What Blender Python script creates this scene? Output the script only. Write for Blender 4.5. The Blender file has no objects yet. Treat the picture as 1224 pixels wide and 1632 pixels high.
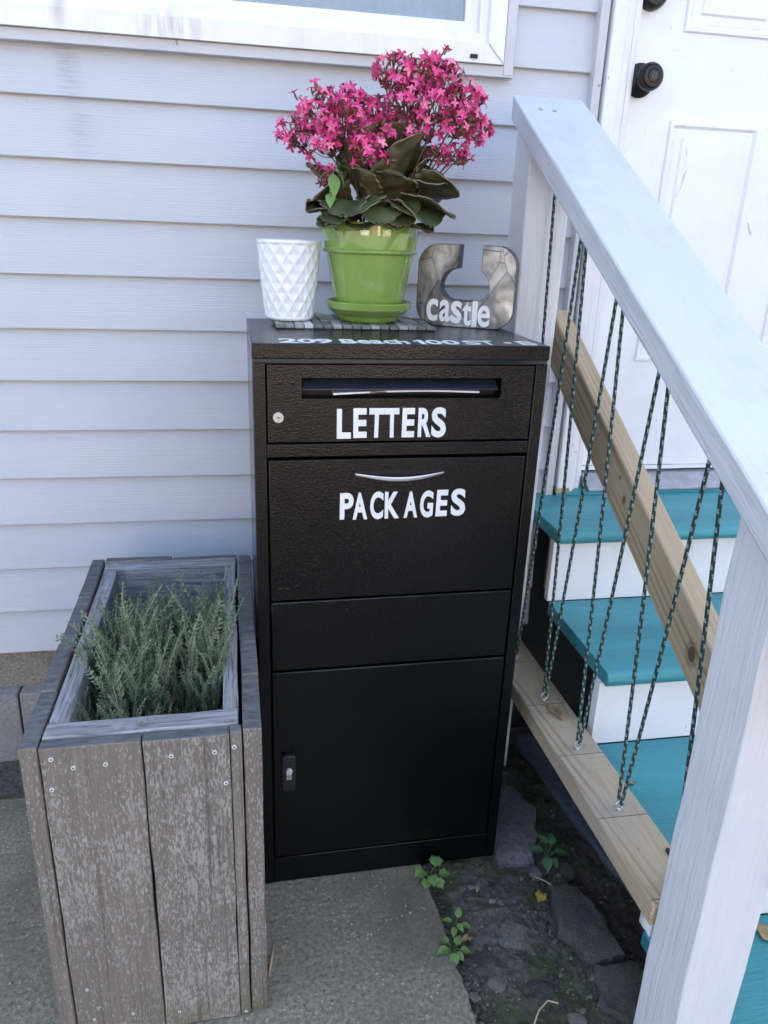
import bpy, bmesh, math, random
from mathutils import Vector, Matrix, Euler
PI = math.pi
SC = bpy.context.scene
COL = SC.collection
rnd = random.Random(7)

# ------------------------------------------------------------------ camera
cam_d = bpy.data.cameras.new('camera')
cam = bpy.data.objects.new('camera', cam_d); COL.objects.link(cam)
cam_d.sensor_fit = 'VERTICAL'; cam_d.sensor_height = 24.0
cam_d.lens = 1208.505 / 1632 * 24.0
cam_d.clip_start = 0.05; cam_d.clip_end = 500
_r = Vector((0.98375, -0.17580, 0.03641)); _d = Vector((-0.02708, -0.34581, -0.93791)); _f = Vector((0.17748, 0.92169, -0.34496))
M3 = Matrix((_r, -_d, -_f)).transposed()
cam.matrix_world = Matrix.Translation((-0.2129, -1.6955, 1.2296)) @ M3.to_4x4()
SC.camera = cam

# ------------------------------------------------------------------ world, sun, exposure
SUN_EL, SUN_AZ = 46.0, 18.0          # the sun stands behind the house (azimuth from +y towards +x)
world = bpy.data.worlds.new('World'); SC.world = world; world.use_nodes = True
wn = world.node_tree.nodes; wl = world.node_tree.links
wn.clear()
sky = wn.new('ShaderNodeTexSky'); sky.sky_type = 'NISHITA'; sky.sun_disc = False
sky.sun_elevation = math.radians(SUN_EL); sky.sun_rotation = math.radians(SUN_AZ)
sky.air_density = 1.0; sky.dust_density = 6.0; sky.ozone_density = 0.3
bg = wn.new('ShaderNodeBackground'); bg.inputs['Strength'].default_value = 0.15
wo = wn.new('ShaderNodeOutputWorld')
wl.new(sky.outputs[0], bg.inputs[0]); wl.new(bg.outputs[0], wo.inputs[0])
sun_d = bpy.data.lights.new('sun', 'SUN'); sun_d.energy = 4.0; sun_d.angle = math.radians(0.53); sun_d.color = (1.0, 0.95, 0.87)
sun = bpy.data.objects.new('sun', sun_d); COL.objects.link(sun)
_el, _az = math.radians(SUN_EL), math.radians(SUN_AZ)
_s = Vector((math.sin(_az) * math.cos(_el), math.cos(_az) * math.cos(_el), math.sin(_el)))
sun.rotation_euler = _s.to_track_quat('Z', 'Y').to_euler()
sun.location = (2, 6, 9)
vs = SC.view_settings
vs.view_transform = 'Standard'; vs.look = 'None'; vs.gamma = 1.0; vs.use_curve_mapping = False
vs.exposure = 2.56

# ------------------------------------------------------------------ materials
class Mt:
    def __init__(s, name, rough=0.6, metal=0.0, spec=0.5):
        s.m = bpy.data.materials.new(name); s.m.use_nodes = True
        s.nt = s.m.node_tree; s.b = s.nt.nodes['Principled BSDF']
        s.b.inputs['Roughness'].default_value = rough; s.b.inputs['Metallic'].default_value = metal
        s.b.inputs['Specular IOR Level'].default_value = spec
        s.tc = s.nt.nodes.new('ShaderNodeTexCoord'); s.oi = None
        s.src = s.tc.outputs['Object']
    def n(s, t, **kw):
        x = s.nt.nodes.new(t)
        for k, v in kw.items(): setattr(x, k, v)
        return x
    def put(s, sock, v):
        if isinstance(v, bpy.types.NodeSocket): s.nt.links.new(v, sock)
        elif isinstance(v, (tuple, list)) and len(v) == 3 and sock.type == 'RGBA': sock.default_value = (*v, 1)
        else: sock.default_value = v
    def vary(s):                       # every copy of a mesh gets its own piece of the pattern
        oi = s.n('ShaderNodeObjectInfo'); vm = s.n('ShaderNodeVectorMath', operation='MULTIPLY_ADD')
        cb = s.n('ShaderNodeCombineXYZ')
        for i in range(3): s.nt.links.new(oi.outputs['Random'], cb.inputs[i])
        s.nt.links.new(cb.outputs[0], vm.inputs[0]); vm.inputs[1].default_value = (13.7, 7.3, 9.1)
        s.nt.links.new(s.src, vm.inputs[2]); s.src = vm.outputs[0]; s.oi = oi; return s
    def mp(s, scale=(1, 1, 1), loc=(0, 0, 0), rot=(0, 0, 0)):
        x = s.n('ShaderNodeMapping'); s.nt.links.new(s.src, x.inputs[0])
        x.inputs['Scale'].default_value = scale; x.inputs['Location'].default_value = loc; x.inputs['Rotation'].default_value = rot
        return x.outputs[0]
    def noise(s, scale, detail=4, vec=(1, 1, 1), rough=0.55, dist=0.0, loc=(0, 0, 0)):
        x = s.n('ShaderNodeTexNoise'); s.nt.links.new(s.mp(vec, loc), x.inputs['Vector'])
        x.inputs['Scale'].default_value = scale; x.inputs['Detail'].default_value = detail
        x.inputs['Roughness'].default_value = rough; x.inputs['Distortion'].default_value = dist
        return x.outputs[0]
    def voro(s, scale, vec=(1, 1, 1), feature='F1', out='Distance', rand=1.0):
        x = s.n('ShaderNodeTexVoronoi', feature=feature); s.nt.links.new(s.mp(vec), x.inputs['Vector'])
        x.inputs['Scale'].default_value = scale; x.inputs['Randomness'].default_value = rand
        return x.outputs[out]
    def wave(s, scale, vec=(1, 1, 1), dist=2.0, detail=2, axis='X', dscale=1.0, loc=(0, 0, 0)):
        x = s.n('ShaderNodeTexWave', bands_direction=axis); s.nt.links.new(s.mp(vec, loc), x.inputs['Vector'])
        x.inputs['Scale'].default_value = scale; x.inputs['Distortion'].default_value = dist
        x.inputs['Detail'].default_value = detail; x.inputs['Detail Scale'].default_value = dscale
        return x.outputs['Fac']
    def ramp(s, f, stops, interp='LINEAR'):
        x = s.n('ShaderNodeValToRGB'); x.color_ramp.interpolation = interp
        e = x.color_ramp.elements
        while len(e) < len(stops): e.new(0.5)
        for i, (p, c) in enumerate(stops):
            e[i].position = p; e[i].color = (*c, 1) if isinstance(c, tuple) else (c, c, c, 1)
        s.nt.links.new(f, x.inputs[0]); return x.outputs[0]
    def mix(s, f, a, b, mode='MIX'):
        x = s.n('ShaderNodeMix', data_type='RGBA', blend_type=mode)
        s.put(x.inputs[0], f); s.put(x.inputs[6], a); s.put(x.inputs[7], b); return x.outputs[2]
    def math(s, op, a, b=0.0, clamp=False):
        x = s.n('ShaderNodeMath', operation=op); x.use_clamp = clamp
        s.put(x.inputs[0], a); s.put(x.inputs[1], b); return x.outputs[0]
    def spot(s, c, r):                 # soft 1..0 mask round a point (object coordinates), r may differ by axis
        x = s.n('ShaderNodeVectorMath', operation='SUBTRACT'); s.nt.links.new(s.tc.outputs['Object'], x.inputs[0]); x.inputs[1].default_value = c
        y = s.n('ShaderNodeVectorMath', operation='DIVIDE'); s.nt.links.new(x.outputs[0], y.inputs[0]); y.inputs[1].default_value = r
        z = s.n('ShaderNodeVectorMath', operation='LENGTH'); s.nt.links.new(y.outputs[0], z.inputs[0])
        return s.math('SUBTRACT', 1.0, z.outputs['Value'], True)
    def sep(s):
        x = s.n('ShaderNodeSeparateXYZ'); s.nt.links.new(s.tc.outputs['Object'], x.inputs[0]); return x.outputs
    def color(s, v): s.put(s.b.inputs['Base Color'], v); return s
    def rough(s, v): s.put(s.b.inputs['Roughness'], v); return s
    def bump(s, h, dist=0.001, strength=1.0):
        x = s.n('ShaderNodeBump'); x.inputs['Strength'].default_value = strength; x.inputs['Distance'].default_value = dist
        s.nt.links.new(h, x.inputs['Height'])
        if s.b.inputs['Normal'].is_linked: s.nt.links.new(s.b.inputs['Normal'].links[0].from_socket, x.inputs['Normal'])
        s.nt.links.new(x.outputs[0], s.b.inputs['Normal']); return s

MT = {}
def siding_mat():
    m = Mt('siding_vinyl', 0.55).vary()
    g = m.wave(30, (0.12, 0, 2.2), dist=9, detail=3, axis='Z', dscale=0.8)
    g2 = m.noise(60, 3, (0.05, 1, 3.0))
    h = m.math('ADD', m.math('MULTIPLY', g, 0.6), g2)
    d = m.noise(4, 5, (1, 1, 1.2))
    c = m.mix(m.ramp(d, [(0.35, 0.0), (0.75, 1.0)]), (0.515, 0.532, 0.572), (0.555, 0.570, 0.605))
    def wspot(cc, rr):
        ge = m.n('ShaderNodeNewGeometry'); x = m.n('ShaderNodeVectorMath', operation='SUBTRACT'); m.nt.links.new(ge.outputs['Position'], x.inputs[0]); x.inputs[1].default_value = cc
        y = m.n('ShaderNodeVectorMath', operation='DIVIDE'); m.nt.links.new(x.outputs[0], y.inputs[0]); y.inputs[1].default_value = rr
        z = m.n('ShaderNodeVectorMath', operation='LENGTH'); m.nt.links.new(y.outputs[0], z.inputs[0]); return m.math('SUBTRACT', 1.0, z.outputs['Value'], True)
    st = m.math('MAXIMUM', wspot((-.520, 0, 1.505), (.030, .1, .10)), wspot((-.507, 0, 1.395), (.034, .1, .055)))
    st = m.math('MULTIPLY', st, m.ramp(m.noise(160, 3, (.15, 1, 1.6)), [(.42, .25), (.58, 1.)]))
    c = m.mix(m.math('MULTIPLY', st, .42), c, (.20, .19, .18))
    zz = m.sep()[2]; lap_shade = m.math('MULTIPLY', m.ramp(zz, [(.078, 0.), (.106, 1.)]), m.ramp(m.noise(9, 4, (1, 1, .3)), [(.35, .1), (.7, .7)]))  # occlusion shade under each lap, painted warm and patchy into the board's top
    c = m.mix(m.math('MULTIPLY', lap_shade, .35), c, (.36, .34, .31))
    sc = m.ramp(m.noise(60, 2, (1, 1, .25)), [(.72, 0.), (.80, 1.)])
    c = m.mix(m.math('MULTIPLY', sc, .25), c, (.33, .32, .31))
    m.color(c).bump(h, 0.0009, 0.34); return m.m
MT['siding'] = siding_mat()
def wall_paint(name, col, dirt, amt=0.5, rough=0.5, bump=0.3, scale=9.0):
    m = Mt(name, rough)
    f = m.ramp(m.noise(scale, 8, (1, 1, 1), 0.65), [(0.48, 0.0), (0.78, 1.0)])
    f2 = m.ramp(m.noise(scale * 9, 4), [(0.63, 0.0), (0.72, 1.0)])
    c = m.mix(m.math('MULTIPLY', f, amt), col, dirt)
    c = m.mix(m.math('MULTIPLY', f2, amt * 0.6), c, dirt)
    sf = m.ramp(m.noise(34, 3, (1, 1, .35), .6, 1.5), [(.700, 0.), (.722, 1.)])
    c = m.mix(m.math('MULTIPLY', sf, min(.8, amt * 2.2)), c, (.22, .21, .20))
    m.color(c).bump(m.noise(scale * 14, 5), 0.0006, bump); return m.m
MT['door'] = wall_paint('door_paint', (0.80, 0.80, 0.80), (0.55, 0.55, 0.54), 0.25, 0.42, 0.15, 6)
MT['trim'] = wall_paint('trim_paint', (0.76, 0.76, 0.765), (0.5, 0.49, 0.47), 0.3, 0.45, 0.15, 8)
MT['jchan'] = wall_paint('channel_vinyl', (0.56, 0.56, 0.58), (0.34, 0.34, 0.34), 0.4, 0.5, 0.2, 8)
MT['riser'] = wall_paint('riser_paint', (0.79, 0.79, 0.78), (0.5, 0.49, 0.46), 0.22, 0.5, 0.2, 7)
def frame_mat():
    m = Mt('window_vinyl', 0.35)
    f = m.ramp(m.noise(7, 6, (3, 1, .5), .6), [(0.5, 0.0), (0.8, 1.0)])
    run = m.math('MAXIMUM', m.spot((-.523, -.15, 1.64), (.018, .2, .055)), m.math('MULTIPLY', m.spot((-.33, -.15, 1.62), (.10, .2, .05)), m.ramp(m.noise(30, 4, (3, 1, .4)), [(.45, 0.), (.65, 1.)])))
    c = m.mix(m.math('MULTIPLY', f, .35), (.80, .80, .79), (.52, .49, .44))
    c = m.mix(m.math('MULTIPLY', run, .6), c, (.35, .31, .27))
    m.color(c); return m.m
MT['frame'] = frame_mat()

def painted_wood(name, col, under, axis, chip=0.0, dirt=0.35, rough=0.55, relief=0.0012, sc=1.0, crack=0.0, tilt=0.0, grain=.35):
    """brushed paint over grain; axis = direction of the grain"""
    m = Mt(name, rough)
    if tilt:
        vr = m.n('ShaderNodeVectorRotate', rotation_type='X_AXIS'); m.nt.links.new(m.src, vr.inputs['Vector']); vr.inputs['Angle'].default_value = tilt; m.src = vr.outputs[0]
    m.vary()
    v = [9.0, 9.0, 9.0]; v[axis] = 0.55
    g = m.noise(9 * sc, 6, tuple(v), 0.6, 0.6)
    g2 = m.noise(40 * sc, 3, tuple(v), 0.5)
    blot = m.ramp(m.noise(9, 7, (1, 1, 1), 0.65), [(0.48, 0.0), (0.72, 1.0)])
    c = m.mix(m.math('MULTIPLY', blot, dirt), col, tuple(x * 0.62 for x in col))
    c = m.mix(m.math('MULTIPLY', m.ramp(g, [(0.3, 1.0), (0.5, 0.0)]), grain), c, tuple(x * 0.7 for x in col))
    if crack > 0:
        cv = [16.0, 16.0, 16.0]; cv[axis] = .8
        ck = m.ramp(m.noise(11, 5, tuple(cv), .6, .8), [(.30, 1.0), (.36, 0.0)])
        ck = m.math('MULTIPLY', ck, m.ramp(m.noise(6, 3), [(.42, 0.), (.55, 1.)]))
        c = m.mix(m.math('MULTIPLY', ck, crack), c, tuple(x * .22 for x in col)); m.bump(m.math('SUBTRACT', 1.0, ck), .0015, .7)
        lt = m.ramp(m.noise(4.5, 5, tuple(.4 if i == axis else 2. for i in range(3))), [(.45, 0.), (.7, 1.)])
        c = m.mix(m.math('MULTIPLY', lt, .45), c, tuple(min(1, x * 1.45 + .015) for x in col))
    if chip > 0:
        vv = [2.5, 2.5, 2.5]; vv[axis] = .9
        k = m.ramp(m.noise(16, 9, tuple(vv), 0.75), [(0.70 - chip * 0.2, 0.0), (0.72 - chip * 0.2, 1.0)])
        c = m.mix(k, c, under)
    m.color(c).bump(g, relief, 0.8).bump(g2, relief * .3, 0.5)
    return m.m
MT['post_y'] = painted_wood('post_paint', (0.70, 0.70, 0.71), (0.25, 0.2, 0.15), 2, 0.05, 0.18, .5, .0030, grain=.10)
MT['rail_top'] = painted_wood('rail_paint', (0.585, 0.625, 0.65), (0.30, 0.30, 0.285), 1, 0.26, 0.34, .45, .0012, tilt=-math.atan(.5486), grain=.14)
MT['rail_side'] = painted_wood('rail_side_paint', (0.60, 0.62, 0.64), (0.36, 0.34, 0.31), 1, 0.18, 0.3, .5, .0036, tilt=-math.atan(.5486), grain=.25)
MT['teal'] = painted_wood('teal_deck_paint', (0.042, 0.250, 0.275), (0.20, 0.17, 0.13), 0, 0.19, 0.42, .45, .0022, crack=.9)

def lumber(name, tilt=0.0, light=(0.48, 0.365, 0.225), dark=(0.30, 0.215, 0.12), knots=(), gray=0.0, pith=(0, 0, 0), freq=34):
    """sawn softwood lying along local y (turned by tilt about x): growth rings round an off-centre pith"""
    m = Mt(name, 0.62)
    vr = m.n('ShaderNodeVectorRotate', rotation_type='X_AXIS'); m.nt.links.new(m.src, vr.inputs['Vector']); vr.inputs['Angle'].default_value = tilt
    m.src = vr.outputs[0]
    x = m.n('ShaderNodeTexWave', wave_type='RINGS', rings_direction='Y')
    m.nt.links.new(m.mp((1, .05, 1), (-pith[0], 0, -pith[2])), x.inputs['Vector'])
    x.inputs['Scale'].default_value = freq; x.inputs['Distortion'].default_value = 5.5; x.inputs['Detail'].default_value = 2.5; x.inputs['Detail Scale'].default_value = .35
    w = m.math('MULTIPLY', x.outputs['Fac'], m.ramp(m.noise(7, 3, (3, .35, 3)), [(.30, .25), (.62, 1.)]))
    fine = m.noise(9, 4, (34, .9, 34))
    c = m.mix(m.ramp(w, [(0.45, 0.0), (0.92, 1.0)]), light, dark)
    c = m.mix(m.math('MULTIPLY', m.ramp(fine, [(0.4, 0.0), (0.7, 1.0)]), 0.35), c, dark)
    blot = m.ramp(m.noise(6, 5), [(0.35, 0.0), (0.62, 1.0)])
    c = m.mix(m.math('MULTIPLY', blot, gray), c, (0.34, 0.335, 0.315))
    c = m.mix(m.math('MULTIPLY', m.ramp(m.noise(120, 2), [(.68, 0.), (.74, 1.)]), .5), c, (.12, .09, .06))
    for kc, kr in knots:
        d = m.spot(kc, kr)
        c = m.mix(m.ramp(d, [(0.0, 0.0), (0.35, 0.55), (0.42, 0.2), (0.55, 0.9), (1.0, 1.0)]), c, (0.10, 0.055, 0.03))
    m.color(c).bump(w, 0.0005, 0.4).bump(fine, 0.0005, 0.6); return m.m
TM = -math.atan(.5574)
def kn(y, up, r): return ((.0485, y + .55, 1.1536 + .5574 * y - up + .03), (.03, r * .8, r * 1.05))
MT['midwood'] = lumber('handrail_lumber', TM, knots=[kn(-.535, .050, .011), kn(-.51, .030, .006), kn(-.80, .055, .024), kn(-.21, .045, .014)], pith=(.12, 0, .78), freq=30)
MT['botwood'] = lumber('bottom_rail_lumber', 0, (0.50, 0.385, 0.245), (0.29, 0.20, 0.11), gray=0.38, pith=(.006, 0, .27), freq=46)
MT['rawwood'] = lumber('stringer_lumber', 0, (0.34, 0.19, 0.10), (0.20, 0.11, 0.055), pith=(.3, 0, .3))
def old_board(name, axis, base, flake, flake_amt, green=True):
    m = Mt(name, 0.78).vary()
    v = [1.0, 1.0, 1.0]; v[axis] = 0.30
    f = m.noise(370, 3, tuple(v), 0.62, 0.35)
    reg = m.noise(5.5, 4, (1.3, 1.3, .7), .6)
    thr = m.math('ADD', f, m.math('MULTIPLY', m.math('SUBTRACT', reg, 0.5), 0.42))
    k = m.ramp(thr, [(0.60 - flake_amt, 0.0), (0.635 - flake_amt, 1.0)])
    vv = [14.0, 14.0, 14.0]; vv[axis] = 0.5
    g = m.noise(10, 6, tuple(vv), 0.6, 0.4)
    big = m.noise(3.2, 4, tuple(vv[i] / 8 if i != axis else .8 for i in range(3)))
    c = m.mix(m.ramp(g, [(0.3, 0.0), (0.7, 1.0)]), tuple(x * 0.72 for x in base), tuple(x * 1.25 for x in base))
    c = m.mix(m.ramp(big, [(.4, 0.), (.68, .7)]), c, (base[0] * .75, base[1] * .76, base[2] * .78))
    c = m.mix(m.math('MULTIPLY', k, m.ramp(m.noise(40, 2), [(.3, .55), (.7, 1.)])), c, flake)
    if green:
        z = m.sep()[2]
        low = m.ramp(z, [(0.0, 1.0), (0.10, 0.0)])
        gm = m.math('MULTIPLY', low, m.ramp(m.noise(9, 4), [(0.38, 0.0), (0.6, 1.0)]))
        c = m.mix(m.math('MULTIPLY', gm, .8), c, (0.13, 0.125, 0.06))
    for kc, kr in (((.060, 0, .235), (.020, .05, .016)), ((.215, 0, .33), (.012, .05, .010))):
        d = m.spot(kc, kr); c = m.mix(m.ramp(d, [(0., 0.), (.25, .45), (.4, .1), (.55, .5), (.8, .8)]), c, (.13, .115, .10) if kr[0] < .025 else (.33, .31, .28))
    lg = m.noise(7, 6, tuple(22. if i != axis else .35 for i in range(3)), .6, .6)
    c = m.mix(m.ramp(lg, [(.32, .75), (.44, 0.)]), c, tuple(x * .42 for x in base))
    c = m.mix(m.ramp(lg, [(.62, 0.), (.74, .4)]), c, (.37, .355, .335))
    m.color(c).bump(g, 0.0012, 0.6).bump(lg, .0016, .6).bump(k, 0.0006, 0.8); return m.m
MT['plank'] = old_board('planter_board', 2, (0.195, 0.166, 0.136), (0.345, 0.322, 0.290), 0.080)
def endgrain():
    m = Mt('planter_end_grain', 0.85).vary()
    g = m.noise(30, 6, (1, 3, 1), 0.7); l = m.ramp(m.noise(12, 5), [(.5, 0.), (.7, 1.)])
    c = m.mix(m.ramp(g, [(.35, 0.), (.7, 1.)]), (0.062, 0.067, 0.068), (0.165, 0.175, 0.180))
    c = m.mix(m.math('MULTIPLY', l, .4), c, (.17, .18, .17))
    m.color(c).bump(g, .0015, .7); return m.m
MT['endgrain'] = endgrain()
def grey_rail(name, axis):
    m = Mt(name, 0.8).vary()
    v = [16.0, 16.0, 16.0]; v[axis] = 0.9
    g = m.noise(11, 7, tuple(v), 0.65, 0.8)
    lich = m.ramp(m.noise(26, 5), [(.56, 0.), (.66, 1.)])
    c = m.mix(m.ramp(g, [(0.33, 0.0), (0.6, 1.0)]), (0.085, 0.088, 0.09), (0.33, 0.335, 0.345))
    c = m.mix(m.math('MULTIPLY', lich, .4), c, (.40, .41, .42))
    m.color(c).bump(g, 0.0016, 0.8); return m.m
MT['grey_x'] = grey_rail('planter_inner_x', 0); MT['grey_y'] = grey_rail('planter_inner_y', 1)

def black_hammer():
    m = Mt('black_hammered_steel', 0.24, 0.0, 0.42)
    h = m.noise(410, 1, (1, 1, 1), .5)
    dust = m.math('MAXIMUM', m.ramp(m.noise(330, 2), [(.745, 0.), (.775, 1.)]), m.math('MULTIPLY', m.ramp(m.noise(7, 6, (1, 1, 1), .7), [(.52, 0.), (.8, 1.)]), .10))
    c = m.mix(m.math('MULTIPLY', dust, .5), (0.0014, 0.0015, 0.0019), (0.06, 0.063, 0.067))
    sm = m.ramp(m.noise(5, 5), [(.35, .11), (.7, .19)])
    m.color(c).rough(sm).bump(h, 0.0012, .6); return m.m
MT['black'] = black_hammer()
def simple(name, col, rough=.5, metal=0., bump=0., bs=200, var=.15):
    m = Mt(name, rough, metal)
    f = m.noise(30, 4)
    m.color(m.mix(m.ramp(f, [(.35, 0.), (.7, 1.)]), tuple(x * (1 - var) for x in col), tuple(min(1, x * (1 + var)) for x in col)))
    if bump: m.bump(m.noise(bs, 3), bump, .6)
    return m.m
MT['gap'] = simple('shadow_gap_steel', (0.004, 0.004, 0.005), .6)
MT['flap'] = simple('sky_sheen_steel', (0.020, 0.024, 0.036), .16)  # black steel with the sky's blue reflection put into its base colour
MT['chrome'] = simple('chrome', (0.62, 0.62, 0.62), .22, 1.0, var=.05)
MT['silver'] = simple('brushed_silver', (0.66, 0.65, 0.63), .3, 1.0, var=.05)
MT['blackplastic'] = simple('black_plastic', (0.016, 0.017, 0.02), .45)
MT['lettering'] = simple('white_sticker', (0.80, 0.80, 0.80), .5, var=.04)
MT['midline'] = simple('pencil', (.17, .14, .10), .7)
MT['paper'] = simple('envelope_paper', (0.78, 0.77, 0.74), .6, var=.05)
MT['knob'] = simple('oiled_bronze', (0.035, 0.03, 0.028), .33, .7)
MT['sticker_dark'] = simple('dark_print', (0.10, 0.03, 0.03), .5)
MT['alu'] = simple('threshold_aluminium', (0.42, 0.42, 0.44), .42, .6, .0003, 60)
MT['screw'] = simple('white_screw', (0.68, 0.68, 0.66), .45, .2)
MT['eye'] = simple('galvanised_eye', (0.52, 0.53, 0.55), .35, .8)
MT['green_glaze'] = simple('green_glaze', (0.215, 0.335, 0.065), .06, 0., var=.06)
_gb = MT['green_glaze'].node_tree.nodes['Principled BSDF']; _gb.inputs['Coat Weight'].default_value = .7; _gb.inputs['Coat Roughness'].default_value = .03; _gb.inputs['Coat IOR'].default_value = 1.65
MT['white_glaze'] = simple('white_glaze', (0.80, 0.82, 0.83), .12, 0., var=.02)
MT['curtain'] = simple('window_curtain', (0.40, 0.43, 0.46), .9, 0., .002, 30)
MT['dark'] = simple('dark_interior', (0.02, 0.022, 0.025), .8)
MT['roof'] = simple('roof_shingle', (0.10, 0.095, 0.09), .9)
MT['stem'] = simple('flower_stem', (0.135, 0.052, 0.030), .55, var=.35)
MT['bud'] = simple('flower_bud', (0.19, 0.10, 0.045), .55, var=.3)
MT['tan_leaf'] = simple('dry_leaf', (0.36, 0.24, 0.11), .7, 0., .001, 120, .35)
MT['yellow_leaf'] = simple('yellow_leaf', (0.38, 0.26, 0.06), .6, 0., .001, 120, .35)
MT['weed'] = simple('weed_leaf', (0.12, 0.24, 0.06), .5, 0., .0006, 150, .25)
MT['darkweed'] = simple('dark_weed_leaf', (0.05, 0.13, 0.05), .5, 0., .0006, 150, .25)
MT['vine'] = simple('vine_leaf', (0.145, 0.26, 0.055), .45, 0., .0006, 150, .25)
MT['straw'] = simple('straw', (0.5, 0.38, 0.22), .7)
MT['potsoil'] = simple('potting_soil', (0.018, 0.013, 0.010), .95, 0., .004, 90, .4)
def glass_mat():
    m = Mt('window_glass', 0.03); m.b.inputs['Transmission Weight'].default_value = 0.75; m.b.inputs['IOR'].default_value = 1.5
    m.color((0.75, 0.82, 0.88)); return m.m
MT['glass'] = glass_mat()
def petal():
    m = Mt('petal_pink', .45).vary()
    r = m.ramp(m.oi.outputs['Random'], [(0., (0.46, 0.024, 0.14)), (.35, (0.72, 0.050, 0.225)), (.75, (0.80, 0.11, 0.31)), (.93, (0.82, 0.22, 0.36)), (1., (0.80, 0.12, 0.14))])
    x = m.sep()
    rad = m.math('SQRT', m.math('ADD', m.math('POWER', x[0], 2.), m.math('POWER', x[1], 2.)))
    tip = m.ramp(m.math('MULTIPLY', rad, 68.), [(0.05, 1.0), (0.3, 0.25), (.8, 0.), (1.0, .35)])
    m.color(m.mix(m.math('MULTIPLY', tip, .35), r, (.85, .42, .55)))
    m.b.inputs['Subsurface Weight'].default_value = 0.0
    return m.m
MT['petal'] = petal()
MT['petal_deep'] = simple('petal_deep', (0.66, 0.045, 0.21), .5, var=.4)
def kleaf(name, a, b, rough=.5):
    m = Mt(name, rough, 0, .3).vary()
    f = m.noise(28, 5)
    g = m.noise(90, 3)
    c = m.mix(m.ramp(f, [(.35, 0.), (.68, 1.)]), a, b)
    m.color(c).bump(g, .0008, .5); return m.m
MT['kl_top'] = kleaf('leaf_top', (0.026, 0.040, 0.014), (0.075, 0.092, 0.030))
MT['kl_under'] = kleaf('leaf_underside', (0.036, 0.042, 0.016), (0.105, 0.072, 0.032), .5)
MT['kl_rim'] = simple('leaf_rim', (0.22, 0.17, 0.10), .5)
def sprig():
    m = Mt('herb_leaf', .6).vary()
    c = m.ramp(m.oi.outputs['Random'], [(0., (0.070, 0.115, 0.056)), (.5, (0.130, 0.185, 0.095)), (.85, (0.165, 0.225, 0.120)), (.95, (0.24, 0.28, 0.16)), (1., (0.27, 0.27, 0.10))])
    m.color(m.mix(m.ramp(m.noise(120, 3), [(.4, 0.), (.75, .8)]), c, (0.20, 0.25, 0.16))); return m.m
MT['sprig'] = sprig()
MT['sprigstem'] = simple('herb_stem', (0.25, 0.27, 0.16), .6, var=.25)
def rope():
    m = Mt('green_rope', .7)
    sp = m.n('ShaderNodeSeparateXYZ'); m.nt.links.new(m.tc.outputs['UV'], sp.inputs[0])
    u, v = sp.outputs[0], sp.outputs[1]
    vv = m.math('MULTIPLY', v, 1 / 0.0125)
    row = m.math('FLOOR', vv)
    a = m.math('FRACT', vv)
    uu = m.math('FRACT', m.math('ADD', m.math('MULTIPLY', u, 2.), m.math('ADD', m.math('MULTIPLY', row, .5), m.math('MULTIPLY', a, .25))))
    k = m.math('MULTIPLY', m.math('LESS_THAN', a, .56), m.math('LESS_THAN', uu, .46))
    tw = m.math('SINE', m.math('ADD', m.math('MULTIPLY', v, 2 * PI / 0.0035), m.math('MULTIPLY', u, 4 * PI)))
    c = m.mix(k, (0.012, 0.058, 0.043), (0.42, 0.46, 0.44))
    c = m.mix(m.ramp(tw, [(0., .6), (1., 0.)]), c, (0.006, 0.02, 0.018))
    m.color(c).bump(tw, .0003, .5); return m.m
MT['rope'] = rope()
def metal_patch():
    m = Mt('patched_metal', .36, .85)
    e = m.voro(16, (1, 1, .75), 'DISTANCE_TO_EDGE')
    seam = m.ramp(e, [(0., 0.), (.018, 1.)])
    cell = m.voro(16, (1, 1, .75), 'F1', 'Color')
    d = m.noise(15, 4, (1, 1, .7), .55, .7)
    c = m.mix(m.ramp(d, [(.32, 0.), (.7, 1.)]), (.05, .05, .052), (.60, .60, .60))
    sp_ = m.n('ShaderNodeSeparateColor'); m.nt.links.new(cell, sp_.inputs[0]); c = m.mix(.55, c, m.ramp(sp_.outputs[0], [(0., (.10, .09, .085)), (1., (.42, .40, .38))]), 'OVERLAY')
    c = m.mix(seam, m.mix(.55, (.04, .035, .03), c), c)
    m.color(c).rough(m.ramp(d, [(.3, .5), (.7, .28)])).bump(seam, .0012, .3).bump(m.noise(14, 3), .010, .5); return m.m
MT['patch'] = metal_patch()
MT['patchside'] = simple('dark_metal_side', (.06, .06, .06), .42, .7)
def tilemat():
    m = Mt('stone_tile', .5).vary()
    c = m.ramp(m.oi.outputs['Random'], [(0., (.13, .14, .115)), (.25, (.25, .25, .21)), (.45, (.18, .19, .15)), (.62, (.36, .35, .31)), (.74, (.24, .23, .21)), (.86, (.62, .61, .59)), (1., (.65, .65, .63))], 'CONSTANT')
    n = m.noise(120, 5, (1, .4, 1))
    m.color(m.mix(m.ramp(n, [(.4, 0.), (.7, .6)]), c, m.mix(.5, c, (.36, .34, .28)))).bump(n, .0015, .6); return m.m
MT['tile'] = tilemat()
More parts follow.
